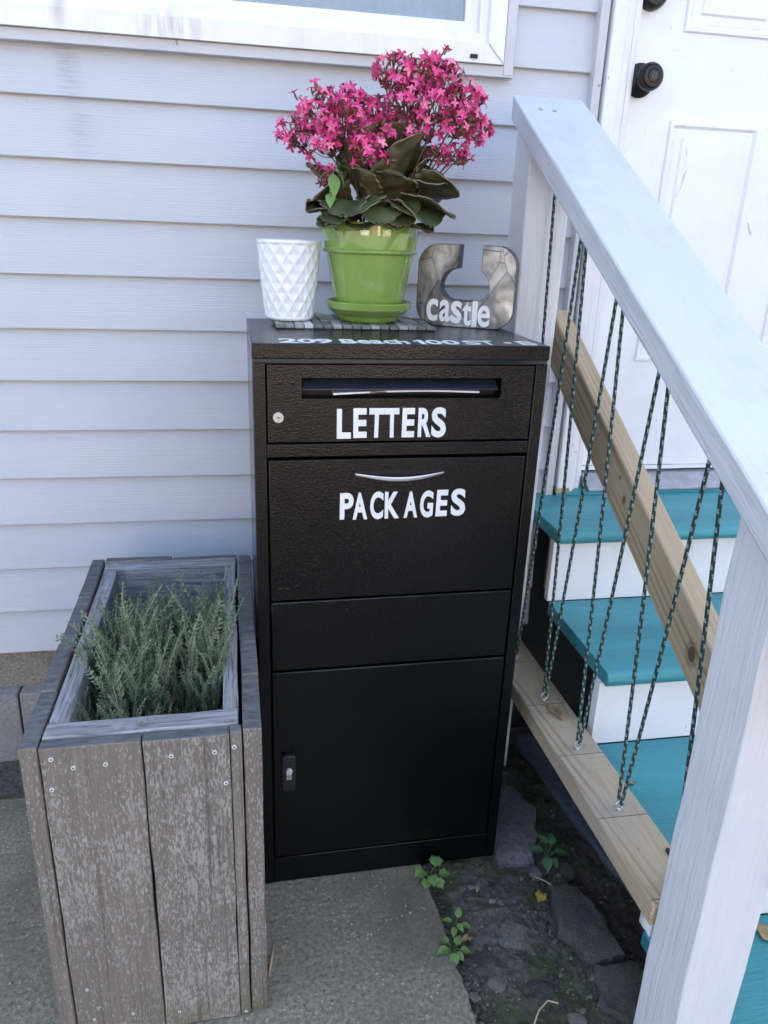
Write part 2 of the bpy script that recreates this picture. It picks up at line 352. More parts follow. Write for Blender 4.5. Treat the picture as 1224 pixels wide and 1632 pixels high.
def concrete(name, base, speck=0.6, stain=(0.05, 0.055, 0.035), sc=1.0, bd=.003):
    m = Mt(name, .85)
    n1 = m.noise(3.2 * sc, 8, (1, 1, 1), .65); n2 = m.noise(120 * sc, 6, (1, 1, 1), .7)
    v = m.voro(95 * sc); v2 = m.voro(34 * sc)
    pick = m.noise(60, 2)
    c = m.mix(m.ramp(n2, [(.3, 0.), (.7, 1.)]), tuple(x * .38 for x in base), tuple(x * 1.5 for x in base))
    c = m.mix(m.math('MULTIPLY', m.ramp(n1, [(.44, 0.), (.62, 1.)]), .8), c, stain)
    c = m.mix(m.math('MULTIPLY', m.ramp(m.noise(1.7 * sc, 6, (1, 1, 1), .7, 0, (3, 1, 0)), [(.5, 0.), (.68, 1.)]), .5), c, tuple(x * .35 for x in base))
    k = m.math('MULTIPLY', m.ramp(v, [(.16, 1.), (.24, 0.)]), m.ramp(pick, [(.44, 0.), (.50, 1.)]))
    k2 = m.math('MULTIPLY', m.ramp(v2, [(.10, 1.), (.14, 0.)]), m.ramp(m.noise(25, 2), [(.56, 0.), (.6, 1.)]))
    k = m.math('MULTIPLY', m.math('MULTIPLY', m.math('MAXIMUM', k, k2), speck), m.ramp(m.noise(11, 4, (1, 1, 1), .6, 0, (7, 0, 0)), [(.40, .08), (.62, .9)]))
    c = m.mix(k, c, (.48, .47, .43))
    dk = m.ramp(m.voro(50 * sc), [(.08, 1.), (.16, 0.)])
    c = m.mix(m.math('MULTIPLY', dk, .5), c, (.02, .02, .018))
    m.color(c).bump(n2, bd, .6).bump(k, .002, .5).bump(m.noise(16, 5), .008, .4); return m.m
MT['slab'] = concrete('old_concrete', (.250, .222, .165), 1.0, (.120, .110, .066))
MT['parge'] = concrete('parged_foundation', (.27, .24, .19), .45, (.15, .125, .09), 1.4, .008)
MT['block'] = concrete('foundation_block', (.33, .31, .295), .1, (.21, .195, .185), 1., .003)
MT['pave'] = concrete('pavement', (.14, .135, .13), .2, (.09, .088, .085), .3, .002)
MT['padstone'] = concrete('blue_grey_pad', (.095, .115, .145), .05, (.055, .065, .085), .6, .001)
MT['rock'] = concrete('rough_rock', (.105, .103, .092), .35, (.035, .042, .020), 2.2, .012)
MT['palerock'] = concrete('pale_rock', (.25, .24, .21), .5, (.11, .105, .075), 2.4, .010)
MT['patchcon'] = concrete('smooth_old_concrete', (.15, .14, .15), .1, (.09, .085, .09), 1., .002)
def dirt():
    m = Mt('damp_dirt', .95)
    n1 = m.noise(7, 6, (1, 1, 1), .65); n2 = m.noise(80, 7, (1, 1, 1), .75); n3 = m.noise(5, 4, (1, 1, 1), .6, 0, (4, 2, 0))
    c = m.mix(m.ramp(n2, [(.32, 0.), (.68, 1.)]), (.020, .018, .014), (.190, .175, .145))
    c = m.mix(m.ramp(n1, [(.45, 0.), (.60, .85)]), c, m.mix(n2, (.06, .057, .048), (.19, .18, .155)))
    x = m.sep()[0]
    red = m.math('MULTIPLY', m.ramp(x, [(.395, 0.), (.44, 1.)]), m.ramp(n2, [(.3, 1.), (.75, .4)]))
    c = m.mix(red, c, (.050, .028, .020))
    moss = m.math('MULTIPLY', m.ramp(n3, [(.50, 0.), (.58, 1.)]), m.ramp(n2, [(.4, .3), (.6, 1.)]))
    c = m.mix(moss, c, (.050, .068, .014))
    k = m.ramp(m.voro(70), [(.14, 1.), (.22, 0.)])
    k = m.math('MULTIPLY', k, m.ramp(m.noise(30, 2), [(.52, 0.), (.58, 1.)]))
    c = m.mix(m.math('MULTIPLY', k, .7), c, (.24, .23, .21))
    m.color(c).bump(n2, .008, .8); return m.m
MT['dirt'] = dirt()
def planter_soil():
    m = Mt('planter_soil', .95); n = m.noise(60, 6, (1, 1, 1), .7)
    m.color(m.mix(n, (.008, .007, .006), (.045, .035, .025))).bump(n, .01, .8); return m.m
MT['soil'] = planter_soil()

# ------------------------------------------------------------------ builders
class MB:
    def __init__(s): s.v = []; s.f = []; s.mi = []; s.uv = []
    def add(s, vs, fs, mi=0):
        o = len(s.v); s.v += [tuple(p) for p in vs]
        for f in fs: s.f.append(tuple(i + o for i in f)); s.mi.append(mi)
        return s
    def box(s, x0, x1, y0, y1, z0, z1, mi=0, top=None):
        p = [(x, y, z) for z in (z0, z1) for y in (y0, y1) for x in (x0, x1)]
        o = len(s.mi)
        s.add(p, [(0, 2, 3, 1), (4, 5, 7, 6), (0, 1, 5, 4), (2, 6, 7, 3), (0, 4, 6, 2), (1, 3, 7, 5)], mi)
        if top is not None: s.mi[o + 1] = top
        return s
    def prism(s, prof, a0, a1, axis=0, mi=0):
        """closed 2D profile extruded along axis (0: profile is y,z; 1: x,z; 2: x,y)"""
        def P(a, p): return (a, p[0], p[1]) if axis == 0 else ((p[0], a, p[1]) if axis == 1 else (p[0], p[1], a))
        n = len(prof)
        s.add([P(a0, p) for p in prof] + [P(a1, p) for p in prof],
              [tuple(range(n)), tuple(range(2 * n - 1, n - 1, -1))] + [(i, i + n, (i + 1) % n + n, (i + 1) % n) for i in range(n)], mi)
        return s
    def tube(s, pts, r, seg=8, cap=True, mi=0):
        pts = [Vector(p) for p in pts]; n = len(pts); rs = r if isinstance(r, (list, tuple)) else [r] * n
        up = None; vs = []
        for i, p in enumerate(pts):
            t = (pts[min(i + 1, n - 1)] - pts[max(i - 1, 0)]).normalized()
            if up is None: up = t.orthogonal().normalized()
            a = (up - t * up.dot(t)).normalized(); up = a; b = t.cross(a)
            vs += [p + (a * math.cos(2 * PI * k / seg) + b * math.sin(2 * PI * k / seg)) * rs[i] for k in range(seg)]
        fs = [(i * seg + k, i * seg + (k + 1) % seg, (i + 1) * seg + (k + 1) % seg, (i + 1) * seg + k) for i in range(n - 1) for k in range(seg)]
        if cap: fs += [tuple(range(seg - 1, -1, -1)), tuple((n - 1) * seg + k for k in range(seg))]
        return s.add(vs, fs, mi)
    def lathe(s, prof, seg=48, mi=0, fn=None):
        n = len(prof); vs = []
        for r, z in prof:
            for k in range(seg):
                a = 2 * PI * k / seg; rr = r if fn is None else fn(r, z, a)
                vs.append((rr * math.cos(a), rr * math.sin(a), z))
        fs = [(i * seg + k, i * seg + (k + 1) % seg, (i + 1) * seg + (k + 1) % seg, (i + 1) * seg + k) for i in range(n - 1) for k in range(seg)]
        return s.add(vs, fs, mi)
    def mesh(s, name, mats):
        me = bpy.data.meshes.new(name); me.from_pydata(s.v, [], s.f)
        for m in (mats if isinstance(mats, (list, tuple)) else [mats]): me.materials.append(m)
        me.polygons.foreach_set('material_index', s.mi)
        me.update(); return me

def link(name, me, parent=None, loc=(0, 0, 0), rot=(0, 0, 0), scale=(1, 1, 1)):
    o = bpy.data.objects.new(name, me); COL.objects.link(o)
    o.location = loc; o.rotation_euler = rot; o.scale = scale
    if parent: o.parent = parent
    return o
def obj(name, mb, mats, parent=None, bevel=0, smooth=False, world=True, fix=True, loc=(0, 0, 0), seg=2):
    """one mesh object; world=True: coordinates are world ones and get shifted to the parent's base"""
    if parent is not None and world and tuple(loc) == (0, 0, 0):
        b = root_loc(parent); mb.v = [(x - b[0], y - b[1], z - b[2]) for x, y, z in mb.v]
    me = mb.mesh(name, mats)
    if fix:
        bm = bmesh.new(); bm.from_mesh(me); bmesh.ops.recalc_face_normals(bm, faces=bm.faces); bm.to_mesh(me); bm.free()
    o = link(name, me, parent, loc)
    if smooth:
        me.polygons.foreach_set('use_smooth', [True] * len(me.polygons))
        if smooth is not True: me.set_sharp_from_angle(angle=math.radians(smooth))
    if bevel:
        b = o.modifiers.new('bevel', 'BEVEL'); b.width = bevel; b.segments = seg; b.limit_method = 'ANGLE'; b.angle_limit = math.radians(40)
        me.polygons.foreach_set('use_smooth', [True] * len(me.polygons)); me.set_sharp_from_angle(angle=math.radians(50))
    return o
def root_loc(o):
    v = Vector((0, 0, 0))
    while o: v += o.location; o = o.parent
    return v
def tag(o, label=None, cat=None, group=None, kind=None):
    for k, v in (('label', label), ('category', cat), ('group', group), ('kind', kind)):
        if v: o[k] = v
    return o
def thing(name, label, cat, loc=(0, 0, 0), rotz=0, group=None):
    o = bpy.data.objects.new(name, None); COL.objects.link(o); o.location = loc; o.rotation_euler = (0, 0, rotz)
    o.empty_display_size = .05
    return tag(o, label, cat, group)
def rough_box(x0, x1, y0, y1, z0, z1, res=.03, amp=.0012, seed=0, top=None, chip=.004):
    """a worn plank: subdivided box, edges knocked about"""
    r = random.Random(seed); bm = bmesh.new()
    n = [max(1, min(14, int(abs(b - a) / res))) for a, b in ((x0, x1), (y0, y1), (z0, z1))]
    def grid(o, du, dv, nu, nv):
        q = [[bm.verts.new(Vector(o) + Vector(du) * (i / nu) + Vector(dv) * (j / nv)) for j in range(nv + 1)] for i in range(nu + 1)]
        for i in range(nu):
            for j in range(nv): bm.faces.new((q[i][j], q[i + 1][j], q[i + 1][j + 1], q[i][j + 1]))
    X, Y, Z = (x1 - x0, 0, 0), (0, y1 - y0, 0), (0, 0, z1 - z0)
    grid((x0, y0, z0), X, Z, n[0], n[2]); grid((x0, y1, z0), X, Z, n[0], n[2])
    grid((x0, y0, z0), Y, Z, n[1], n[2]); grid((x1, y0, z0), Y, Z, n[1], n[2])
    grid((x0, y0, z0), X, Y, n[0], n[1]); grid((x0, y0, z1), X, Y, n[0], n[1])
    bmesh.ops.remove_doubles(bm, verts=bm.verts, dist=1e-5)
    bmesh.ops.recalc_face_normals(bm, faces=bm.faces)
    for f in bm.faces:
        if f.normal.z > .9 and top is not None: f.material_index = top
    c = Vector(((x0 + x1) / 2, (y0 + y1) / 2, (z0 + z1) / 2))
    from mathutils import noise
    for v in bm.verts:
        on = sum(abs(v.co[i] - a) < 1e-4 or abs(v.co[i] - b) < 1e-4 for i, (a, b) in enumerate(((x0, x1), (y0, y1), (z0, z1))))
        w = Vector((noise.noise(v.co * 9 + Vector((seed, 0, 0))), noise.noise(v.co * 9 + Vector((0, seed, 5))), noise.noise(v.co * 7 + Vector((3, 0, seed)))))
        v.co += w * amp
        if on >= 2: v.co += (c - v.co).normalized() * chip * max(0, r.random() - .45) * .6
    mb = MB(); idx = {v: i for i, v in enumerate(bm.verts)}
    mb.v = [tuple(v.co) for v in bm.verts]
    for f in bm.faces: mb.f.append(tuple(idx[v] for v in f.verts)); mb.mi.append(f.material_index)
    bm.free(); return mb
_gl = {}
def glyph(ch, bold=.03):
    """mesh vertices/faces of one letter of the built-in font, normalised to its bounding box"""
    if (ch, bold) in _gl: return _gl[(ch, bold)]
    cu = bpy.data.curves.new('letter', 'FONT'); cu.body = ch; cu.size = 1; cu.offset = bold; cu.resolution_u = 5; cu.extrude = .02
    t = bpy.data.objects.new('letter_source', cu); COL.objects.link(t)
    bpy.context.view_layer.update()
    me = bpy.data.meshes.new_from_object(t.evaluated_get(bpy.context.evaluated_depsgraph_get()))
    bpy.data.objects.remove(t); bpy.data.curves.remove(cu)
    vs = [v.co.copy() for v in me.vertices]; fs = [tuple(p.vertices) for p in me.polygons]; bpy.data.meshes.remove(me)
    lo = [min(v[i] for v in vs) for i in (0, 1)]; hi = [max(v[i] for v in vs) for i in (0, 1)]
    vs = [((v.x - lo[0]) / (hi[0] - lo[0]), (v.y - lo[1]) / (hi[1] - lo[1]), v.z / .02) for v in vs]
    _gl[(ch, bold)] = (vs, fs); return vs, fs
def letter(ch, parent, fmap, mat, bold=.03):
    vs, fs = glyph(ch, bold); mb = MB()
    if ch == '1':
        q = MB().prism([(.42, 0), (1, 0), (1, 1), (.50, 1), (.40, .88), (0, .80), (0, .64), (.42, .68)], -1, 1, axis=2); vs, fs = q.v, q.f
    mb.add([fmap(*v) for v in vs], fs)
    return obj('letter', mb, mat, parent, world=False, fix=True)

# ------------------------------------------------------------------ ground
g = MB(); g.box(-60, 60, -60, 60, -.40, -.08)
tag(obj('ground', g, MT['pave']), kind='structure')
def jag_edge(pts, n, amp, seed):
    r = random.Random(seed); out = []
    for (a, b) in zip(pts, pts[1:]):
        for i in range(n):
            t = i / n; out.append((a[0] + (b[0] - a[0]) * t + r.uniform(-amp, amp), a[1] + (b[1] - a[1]) * t + r.uniform(-amp, amp)))
    return out + [pts[-1]]
edge = jag_edge([(.118, -.19), (.124, -.50), (.133, -.70), (.146, -.90), (.17, -1.3), (.2, -2.2)], 16, .004, 3)
g = MB(); g.prism(edge + [(-4, -2.2), (-4, -.19)], -.075, 0, axis=2)
tag(obj('concrete_slab', g, MT['slab'], bevel=.004), kind='structure')
g = MB(); g.box(-4, .2, -6, -2.2, -.075, -.008); tag(obj('pavement', g, MT['pave']), kind='structure')
from mathutils import noise as NZ
def hfield(x0, x1, y0, y1, nx, ny, fz):
    mb = MB(); vs = [(x0 + (x1 - x0) * i / nx, y0 + (y1 - y0) * j / ny, 0) for j in range(ny + 1) for i in range(nx + 1)]
    vs = [(x, y, fz(x, y)) for x, y, _ in vs]
    mb.add(vs, [(j * (nx + 1) + i, j * (nx + 1) + i + 1, (j + 1) * (nx + 1) + i + 1, (j + 1) * (nx + 1) + i) for j in range(ny) for i in range(nx)])
    return mb
def dirt_z(x, y):
    z = -.024 + .014 * NZ.noise(Vector((x * 9, y * 9, 0))) + .007 * NZ.noise(Vector((x * 30, y * 30, 3))) + .0045 * NZ.noise(Vector((x * 75, y * 75, 7))) + .003 * abs(NZ.noise(Vector((x * 170, y * 170, 9))))
    z += .014 * max(0, 1 - abs(x - .235) / .14)
    return z - (.02 if x < .13 else 0) - (.03 * max(0, min(1, (y + .25) / .2)))
tag(obj('dirt', hfield(.09, .60, -1.25, -.02, 200, 420, dirt_z), MT['dirt'], smooth=True), kind='structure')
tag(obj('soil_strip', hfield(-3, .12, -.20, .0, 160, 16, lambda x, y: -.022 + .012 * NZ.noise(Vector((x * 14, y * 14, 1))) + .006 * NZ.noise(Vector((x * 50, y * 50, 1)))), MT['dirt'], smooth=True), kind='structure')
g = MB().prism([(.475, -.10), (.487, -.32), (.535, -.64), (.56, -.86), (1.35, -.86), (1.35, -.10)], -.06, -.008, axis=2)
tag(obj('concrete_pad', g, MT['padstone'], bevel=.006), kind='structure')

# ------------------------------------------------------------------ house
house = thing('house', 'pale lavender-grey clapboard house with white door and window', 'house', (0, .12, -.05))
SZ, SE = 1.5576, .1078
g = MB()
g.box(-5, .62, .13, .33, .27, 1.66).box(-5, 6, .14, .33, 1.66, 4.4).box(1.6, 6, .13, .33, .27, 1.66).box(.62, 1.6, .15, .33, .27, 1.66)
obj('wall', g, MT['jchan'], house)
g = MB(); g.prism([(-.35, 4.35), (.35, 4.35), (3.2, 6.0), (3.2, 6.15), (-.35, 4.5)], -5.3, 6.3, axis=0)
obj('roof', g, MT['roof'], house)
def board_mb(x0, x1, zb, e=SE):
    mb = MB()
    prof = [(.013, zb + .002), (.0015, zb), (0, zb + .0015), (.0, zb + .008), (.0115, zb + e + .006), (.020, zb + e + .006), (.02, zb + .002)]
    mb.prism(prof, x0, x1, axis=0); return mb
WX0, WX1 = -1.25, .342
protos = {}
def board(x0, x1, j):
    zb = SZ - SE * j; k = (round(x0, 3), round(x1, 3))
    if k not in protos:
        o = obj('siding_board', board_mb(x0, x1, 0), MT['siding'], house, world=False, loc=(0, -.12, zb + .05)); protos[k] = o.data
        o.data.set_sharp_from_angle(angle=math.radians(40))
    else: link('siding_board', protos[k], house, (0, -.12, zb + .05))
for j in range(-14, 13):
    z = SZ - j * SE
    if j >= 1: board(-3.0, .516, j)
    elif j == 0:
        board(-3.0, WX0 - .02, j); board(.342, .516, j)
    else:
        board(-3.0, WX0 - .02, j) if z < 2.75 else board(-3.0, .516, j)
        if z < 2.75: board(.342, .516, j)
for j in range(-14, 13): board(1.75, 4.0, j) if SZ - j * SE > .6 else None
# the short course cut off under the window
g = board_mb(WX0 - .02, .3415, SZ - SE * 1 + SE, .0); 
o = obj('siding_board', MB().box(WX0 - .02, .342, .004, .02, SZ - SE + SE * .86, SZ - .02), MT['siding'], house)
# foundation under the siding
obj('foundation_top', rough_box(-3, .50, .012, .20, .165, .268, .08, .004, 9), MT['parge'], house)
obj('foundation_block', rough_box(-3, -1.05, -.022, .20, -.08, .163, .08, .003, 11), MT['block'], house, bevel=.003)
obj('foundation_block', rough_box(-1.047, -.766, -.022, .20, -.08, .163, .08, .003, 13), MT['block'], house, bevel=.003)
obj('foundation_block', rough_box(-.763, -.36, -.020, .20, -.08, .163, .08, .003, 14), MT['block'], house, bevel=.003)
obj('foundation_block', rough_box(-.357, .44, -.022, .20, -.08, .163, .08, .003, 15), MT['block'], house, bevel=.003)
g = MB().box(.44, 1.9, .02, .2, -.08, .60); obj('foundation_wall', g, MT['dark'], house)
# window
win = MB()
def frame_bar(z0, z1):                       # sill bar of the vinyl frame: stepped profile from pane out to face
    return [(-.022, 1.556), (-.022, 1.590), (-.012, 1.594), (-.008, 1.608), (.004, 1.612), (.012, 1.632), (.05, 1.632), (.05, 1.556)]
pr = frame_bar(0, 0)
fx = .3180; cz = 1.556
# mitred frame: sweep the profile round the opening (offset from the outer edge)
def sweep(offy, x0, x1, z0, z1):
    mb = MB(); rings = []
    for (cx_, cz_, sx, sz_) in ((x0, z0, 1, 1), (x1, z0, -1, 1), (x1, z1, -1, -1), (x0, z1, 1, -1)):
        rings.append([(cx_ + sx * o_, y_, cz_ + sz_ * o_) for o_, y_ in offy])
    n = len(offy); vs = [p for r_ in rings for p in r_]
    fs = [(a * n + i, a * n + i + 1, ((a + 1) % 4) * n + i + 1, ((a + 1) % 4) * n + i) for a in range(4) for i in range(n - 1)]
    return mb.add(vs, fs)
off = [(0, .06), (0, -.022), (.034, -.024), (.037, -.013), (.052, -.012), (.054, .002), (.066, .010), (.076, .012), (.076, .05)]
wframe = obj('window', sweep(off, WX0 + .02, fx, cz, 2.72), MT['frame'], house)
# visible mitre joint and weep slot
g = MB(); g.box(.2475, .2625, -.0262, -.0225, 1.5625, 1.5695); obj('weep_slot', g, MT['gap'], wframe, world=True)
g = MB(); g.add([(fx - .001, -.0246, cz + .001), (fx - .0026, -.0246, cz + .001), (fx - .034, -.0256, cz + .0325), (fx - .034, -.0256, cz + .034)], [(0, 1, 2, 3)]); obj('mitre_joint', g, MT['dark'], wframe)
g = MB().box(WX0 + .095, fx - .075, .020, .026, cz + .075, 2.65); obj('pane', g, MT['glass'], wframe)
g = MB(); N = 220
cv = [(WX0 + .05 + (fx - WX0 - .08) * i / N, .075 + .010 * math.sin(i * .9) + .006 * math.sin(i * .37 + 1), z) for z in (1.57, 2.7) for i in range(N + 1)]
g.add(cv, [(i, i + 1, N + 1 + i + 1, N + 1 + i) for i in range(N)]); obj('curtain', g, MT['curtain'], wframe, smooth=True, fix=False)
g = MB().box(WX0 - .02, .3425, -.012, .006, 1.5345, 1.5553).box(WX0 - .02, .3425, -.016, -.012, 1.5345, 1.5375)
obj('sill_trim', g, MT['jchan'], house, bevel=.0012)
g = MB().box(.3215, .3425, -.014, .01, 1.5385, 2.75); obj('side_trim', g, MT['jchan'], house, bevel=.0012)
# door opening: channel, casing, jamb, slab
g = MB().box(.516, .536, -.014, .03, .63, 2.75).box(.516, .520, -.018, -.014, .63, 2.75); obj('door_channel', g, MT['jchan'], house, bevel=.001)
g = MB().box(.5415, .572, -.024, .04, .652, 2.75); dcas = obj('door_casing', g, MT['trim'], house, bevel=.003)
g = MB().box(.541, .575, -.0235, .041, .6355, .6515); obj('casing_foot', g, MT['tan_leaf'], dcas, bevel=.001)
g = MB().box(.5755, .588, -.012, .06, .636, 2.75).box(.589, .600, .004, .06, .636, 2.75).box(.6025, .614, .010, .06, .636, 2.75).box(.6165, .6265, .030, .06, .636, 2.75)
obj('door_jamb', g, MT['trim'], house, bevel=.0018)
DX0, DX1, DZ0, DZ1, DY = .630, 1.50, .688, 2.72, .050
door = MB().box(DX0, DX1, DY, DY + .04, DZ0, DZ1)
dr = obj('door', door, MT['door'], house, bevel=.002)
def door_panel(x0, x1, z0, z1):
    """embossed panel: raised moulding frame, sunk field border, raised centre"""
    o2 = [(0, DY + .0015), (.003, DY - .006), (.010, DY - .007), (.016, DY + .0005), (.019, DY - .0015), (.034, DY - .0022), (.038, DY - .0065), (.042, DY - .0068)]
    mb = sweep(o2, x0, x1, z0, z1); n = len(o2)
    mb.f.append(tuple(k * n + n - 1 for k in range(4))); mb.mi.append(0)
    o = obj('door_panel', mb, MT['door'], dr); return o
for (a, b) in ((.735, .962), (1.07, 1.30)):
    door_panel(a, b, .955, 1.489); door_panel(a, b, 1.657, 2.40)
g = MB().box(DX0, DX1, DY - .004, DY + .03, .6765, .6868); obj('door_sweep', rough_box(DX0, DX1, DY - .004, DY + .03, .678, .6872, .03, .0015, 8), MT['trim'], dr)
g = MB().prism([(-.020, .642), (-.020, .648), (.02, .668), (.09, .675), (.09, .642)], .629, DX1, axis=0); obj('door_threshold', g, MT['alu'], house, bevel=.001)
g = MB().box(.541, DX1, -.024, .09, .6346, .6415); obj('threshold_strip', g, MT['teal'], house)
def knob(loc, keyed=True):
    m = MB()
    m.lathe([(0, 0), (.033, 0), (.034, .004), (.029, .010), (.018, .013), (.013, .018), (.0125, .030), (.018, .034), (.0255, .040), (.0275, .048), (.0265, .056), (.0225, .0615), (.021, .0605), (.0205, .0625), (.013, .064), (.012, .0625), (.0115, .0645), (0, .0650)], 40)
    R = Matrix.Rotation(PI / 2, 4, 'X'); m.v = [tuple(R @ Vector(p) + Vector(loc)) for p in m.v]
    k = obj('door_knob', m, MT['knob'], dr, smooth=35)
    c = MB().lathe([(0, 0), (.0075, 0), (.0075, .0012), (0, .0012)], 20); c.box(-.0008, .0008, -.004, .004, .0012, .0017, 1)
    c.v = [tuple(R @ Vector((p[0], p[1], p[2] + .0648)) + Vector(loc)) for p in c.v]
    obj('keyhole', c, [MT['patchside'], MT['gap']], k)
knob((.650, DY - .0005, 1.560))
m = MB().lathe([(0, 0), (.031, 0), (.031, .008), (.028, .022), (.024, .026), (.012, .026), (.011, .024), (0, .024)], 36)
R90 = Matrix.Rotation(PI / 2, 4, 'X'); m.v = [tuple(R90 @ Vector(p) + Vector((.652, DY - .0005, 1.720))) for p in m.v]
obj('deadbolt', m, MT['knob'], dr, smooth=35)

# houses across the street: they are what the glaze, the glass and the black paint mirror
def street_house(x0, x1, y, h, wallm, label, roofh=1.6):
    t = thing('street_house', label, 'house', ((x0 + x1) / 2, y - 4, -.08)); t['kind'] = 'structure'
    obj('wall', MB().box(x0, x1, y - 8, y, -.08, h), wallm, t)
    xm = (x0 + x1) / 2
    obj('roof', MB().prism([(x0 - .3, h + .002), (x1 + .3, h + .002), (xm, h + roofh)], y - 8.3, y + .35, axis=1), MT['roof'], t)
    n = max(2, int((x1 - x0) / 2.2))
    for i in range(n):
        xc = x0 + (x1 - x0) * (i + .5) / n
        if i == n // 2:
            obj('door', MB().box(xc - .48, xc + .48, y + .003, y + .05, .1, 2.2), MT['trim'], t)
        else:
            w = obj('window', MB().box(xc - .55, xc + .55, y + .003, y + .04, .9, 2.3), MT['trim'], t)
            obj('pane', MB().box(xc - .45, xc + .45, y + .041, y + .046, 1.0, 2.2), MT['flap'], w)
MT['brick'] = simple('street_brick', (.30, .16, .10), .9, 0, .004, 12, .2); MT['cream'] = simple('street_cream', (.62, .58, .50), .8, 0, .002, 12, .08); MT['tan'] = simple('street_tan', (.42, .36, .28), .85, 0, .002, 12, .1)
street_house(-9.5, -3.2, -15.5, 3.6, MT['cream'], 'low cream house across the street')
street_house(-1.6, 4.2, -15.0, 3.3, MT['brick'], 'brown brick bungalow across the street')
street_house(5.6, 12.5, -15.8, 3.7, MT['tan'], 'tan house across the street')

# ------------------------------------------------------------------ stairs
LX, LY, LZ, RUN, RISE, TH, OV = .452, -.263, .634, .282, .180, .030, .028
st = thing('stair', 'teal painted wooden steps with white risers leading up to door', 'stairs', (.9, -.5, -.03))
for k in range(5):
    y0, z = LY - k * RUN, LZ - k * RISE
    x0 = LX + (.006 if k == 1 else 0)
    yb = .02 if k == 0 else y0 + RUN + OV - .001
    # nosing rounded in front; the left end is slightly chamfered at the front corner
    prof = [(yb, z - TH), (y0 + .006, z - TH), (y0 + .001, z - TH + .006), (y0, z - TH + .013), (y0 + .001, z - .008), (y0 + .006, z - .002), (y0 + .013, z), (yb, z)]
    mb = MB().prism(prof, x0, 1.55, axis=0)
    o = obj('tread', mb, MT['teal'], st, bevel=.002)
    ry = y0 + OV
    if k < 4:
        g = MB().box(LX + .003, 1.55, ry, ry + .019, z - RISE + .0005, z - TH - .0005); r_ = obj('riser', g, MT['riser'], st, bevel=.0012)
        if k == 1:
            g = MB().box(LX + .0025, LX + .010, ry - .006, ry - .0005, z - RISE + .001, z - TH - .001); obj('edge_strip', g, MT['riser'], st)
    # notch at the seam of the two boards in the tread end
    g = MB().box(x0 - .0006, x0 + .001, y0 + .150, y0 + .154, z - TH - .0005, z - TH + .010); obj('seam_notch', g, MT['dark'], o)
for x0 in (.50, 1.0, 1.50):
    prof = [(.02, .36), (.02, LZ - TH - .002)]
    zig = []
    for k in range(4):
        y0, z = LY - k * RUN, LZ - k * RISE
        zig += [(y0 + OV + .0195, z - TH - .001), (y0 + OV + .0195, z - RISE - TH - .001)]
    prof = [(.02, .10), (.02, LZ - TH - .001)] + zig + [(LY - 3 * RUN, -.03), (LY - 3 * RUN + .18, -.03)]
    obj('stringer', MB().prism(prof, x0, x0 + .038, axis=1), MT['rawwood'], st)
obj('joist', MB().box(.470, 1.5, -.212, -.174, .46, .600), MT['rawwood'], st)

# ------------------------------------------------------------------ railing
rail = thing('stair_railing', 'white stair railing laced with green rope between two posts', 'railing', (.39, -.55, -.03))
def tilt_box(x0, x1, ya, yb, zf, h, amp=0, sub=1):
    mb = MB(); n = sub; vs = []
    for i in range(n + 1):
        y = ya + (yb - ya) * i / n; z = zf(y)
        w = [amp * NZ.noise(Vector((y * 7, k * 3.1, x0 * 10))) for k in range(4)]
        vs += [(x0 + w[0], y, z - h), (x1 + w[1], y, z - h), (x1 + w[1] * .6, y, z + w[2] * .3), (x0 + w[3], y, z)]
    fs = [(3, 2, 1, 0), (4 * n, 4 * n + 1, 4 * n + 2, 4 * n + 3)]
    for i in range(n):
        for k in range(4): a = i * 4 + k; b = i * 4 + (k + 1) % 4; fs.append((a, b, b + 4, a + 4))
    return mb.add(vs, fs)
ZT = lambda y: 1.5577 + .5486 * y
ZM = lambda y: 1.1536 + .5574 * y
ZB = lambda y: .3067 - .0298 * y
RTH = .043
tr_ = obj('top_rail', tilt_box(.3075, .4475, -.130, -1.30, ZT, RTH, .003, 30), [MT['rail_top'], MT['rail_side']], rail, bevel=.0028, seg=2)
for pg in tr_.data.polygons:
    if abs(pg.normal.x) > .9 or pg.normal.z < -.3: pg.material_index = 1
obj('handrail', tilt_box(.4385, .4765, -.115, -1.06, ZM, .1027, .0, 8), MT['midwood'], rail, bevel=.003)
obj('bottom_rail', tilt_box(.3465, .4368, -.080, -.955, ZB, .0375, .0008, 20), [MT['botwood']], rail, bevel=.003)
def post(name, x0, y0, ztop, seed, amp):
    mb = rough_box(x0, x0 + .089, y0, y0 + .089, -.05, 1.0, .075, amp, seed, chip=.006)
    vs = []
    for (x, y, z) in mb.v:
        t = (z + .05) / 1.05; top = ZT(y) - RTH - .0005
        vs.append((x, y, -.05 + t * (top + .05)))
    mb.v = vs
    return obj(name, mb, MT['post_y'], rail, bevel=.003, smooth=40)
post('wall_post', .3316, -.1901, 0, 21, .0012)
post('newel_post', .3494, -1.0465, 0, 27, .0032)
XR = .391
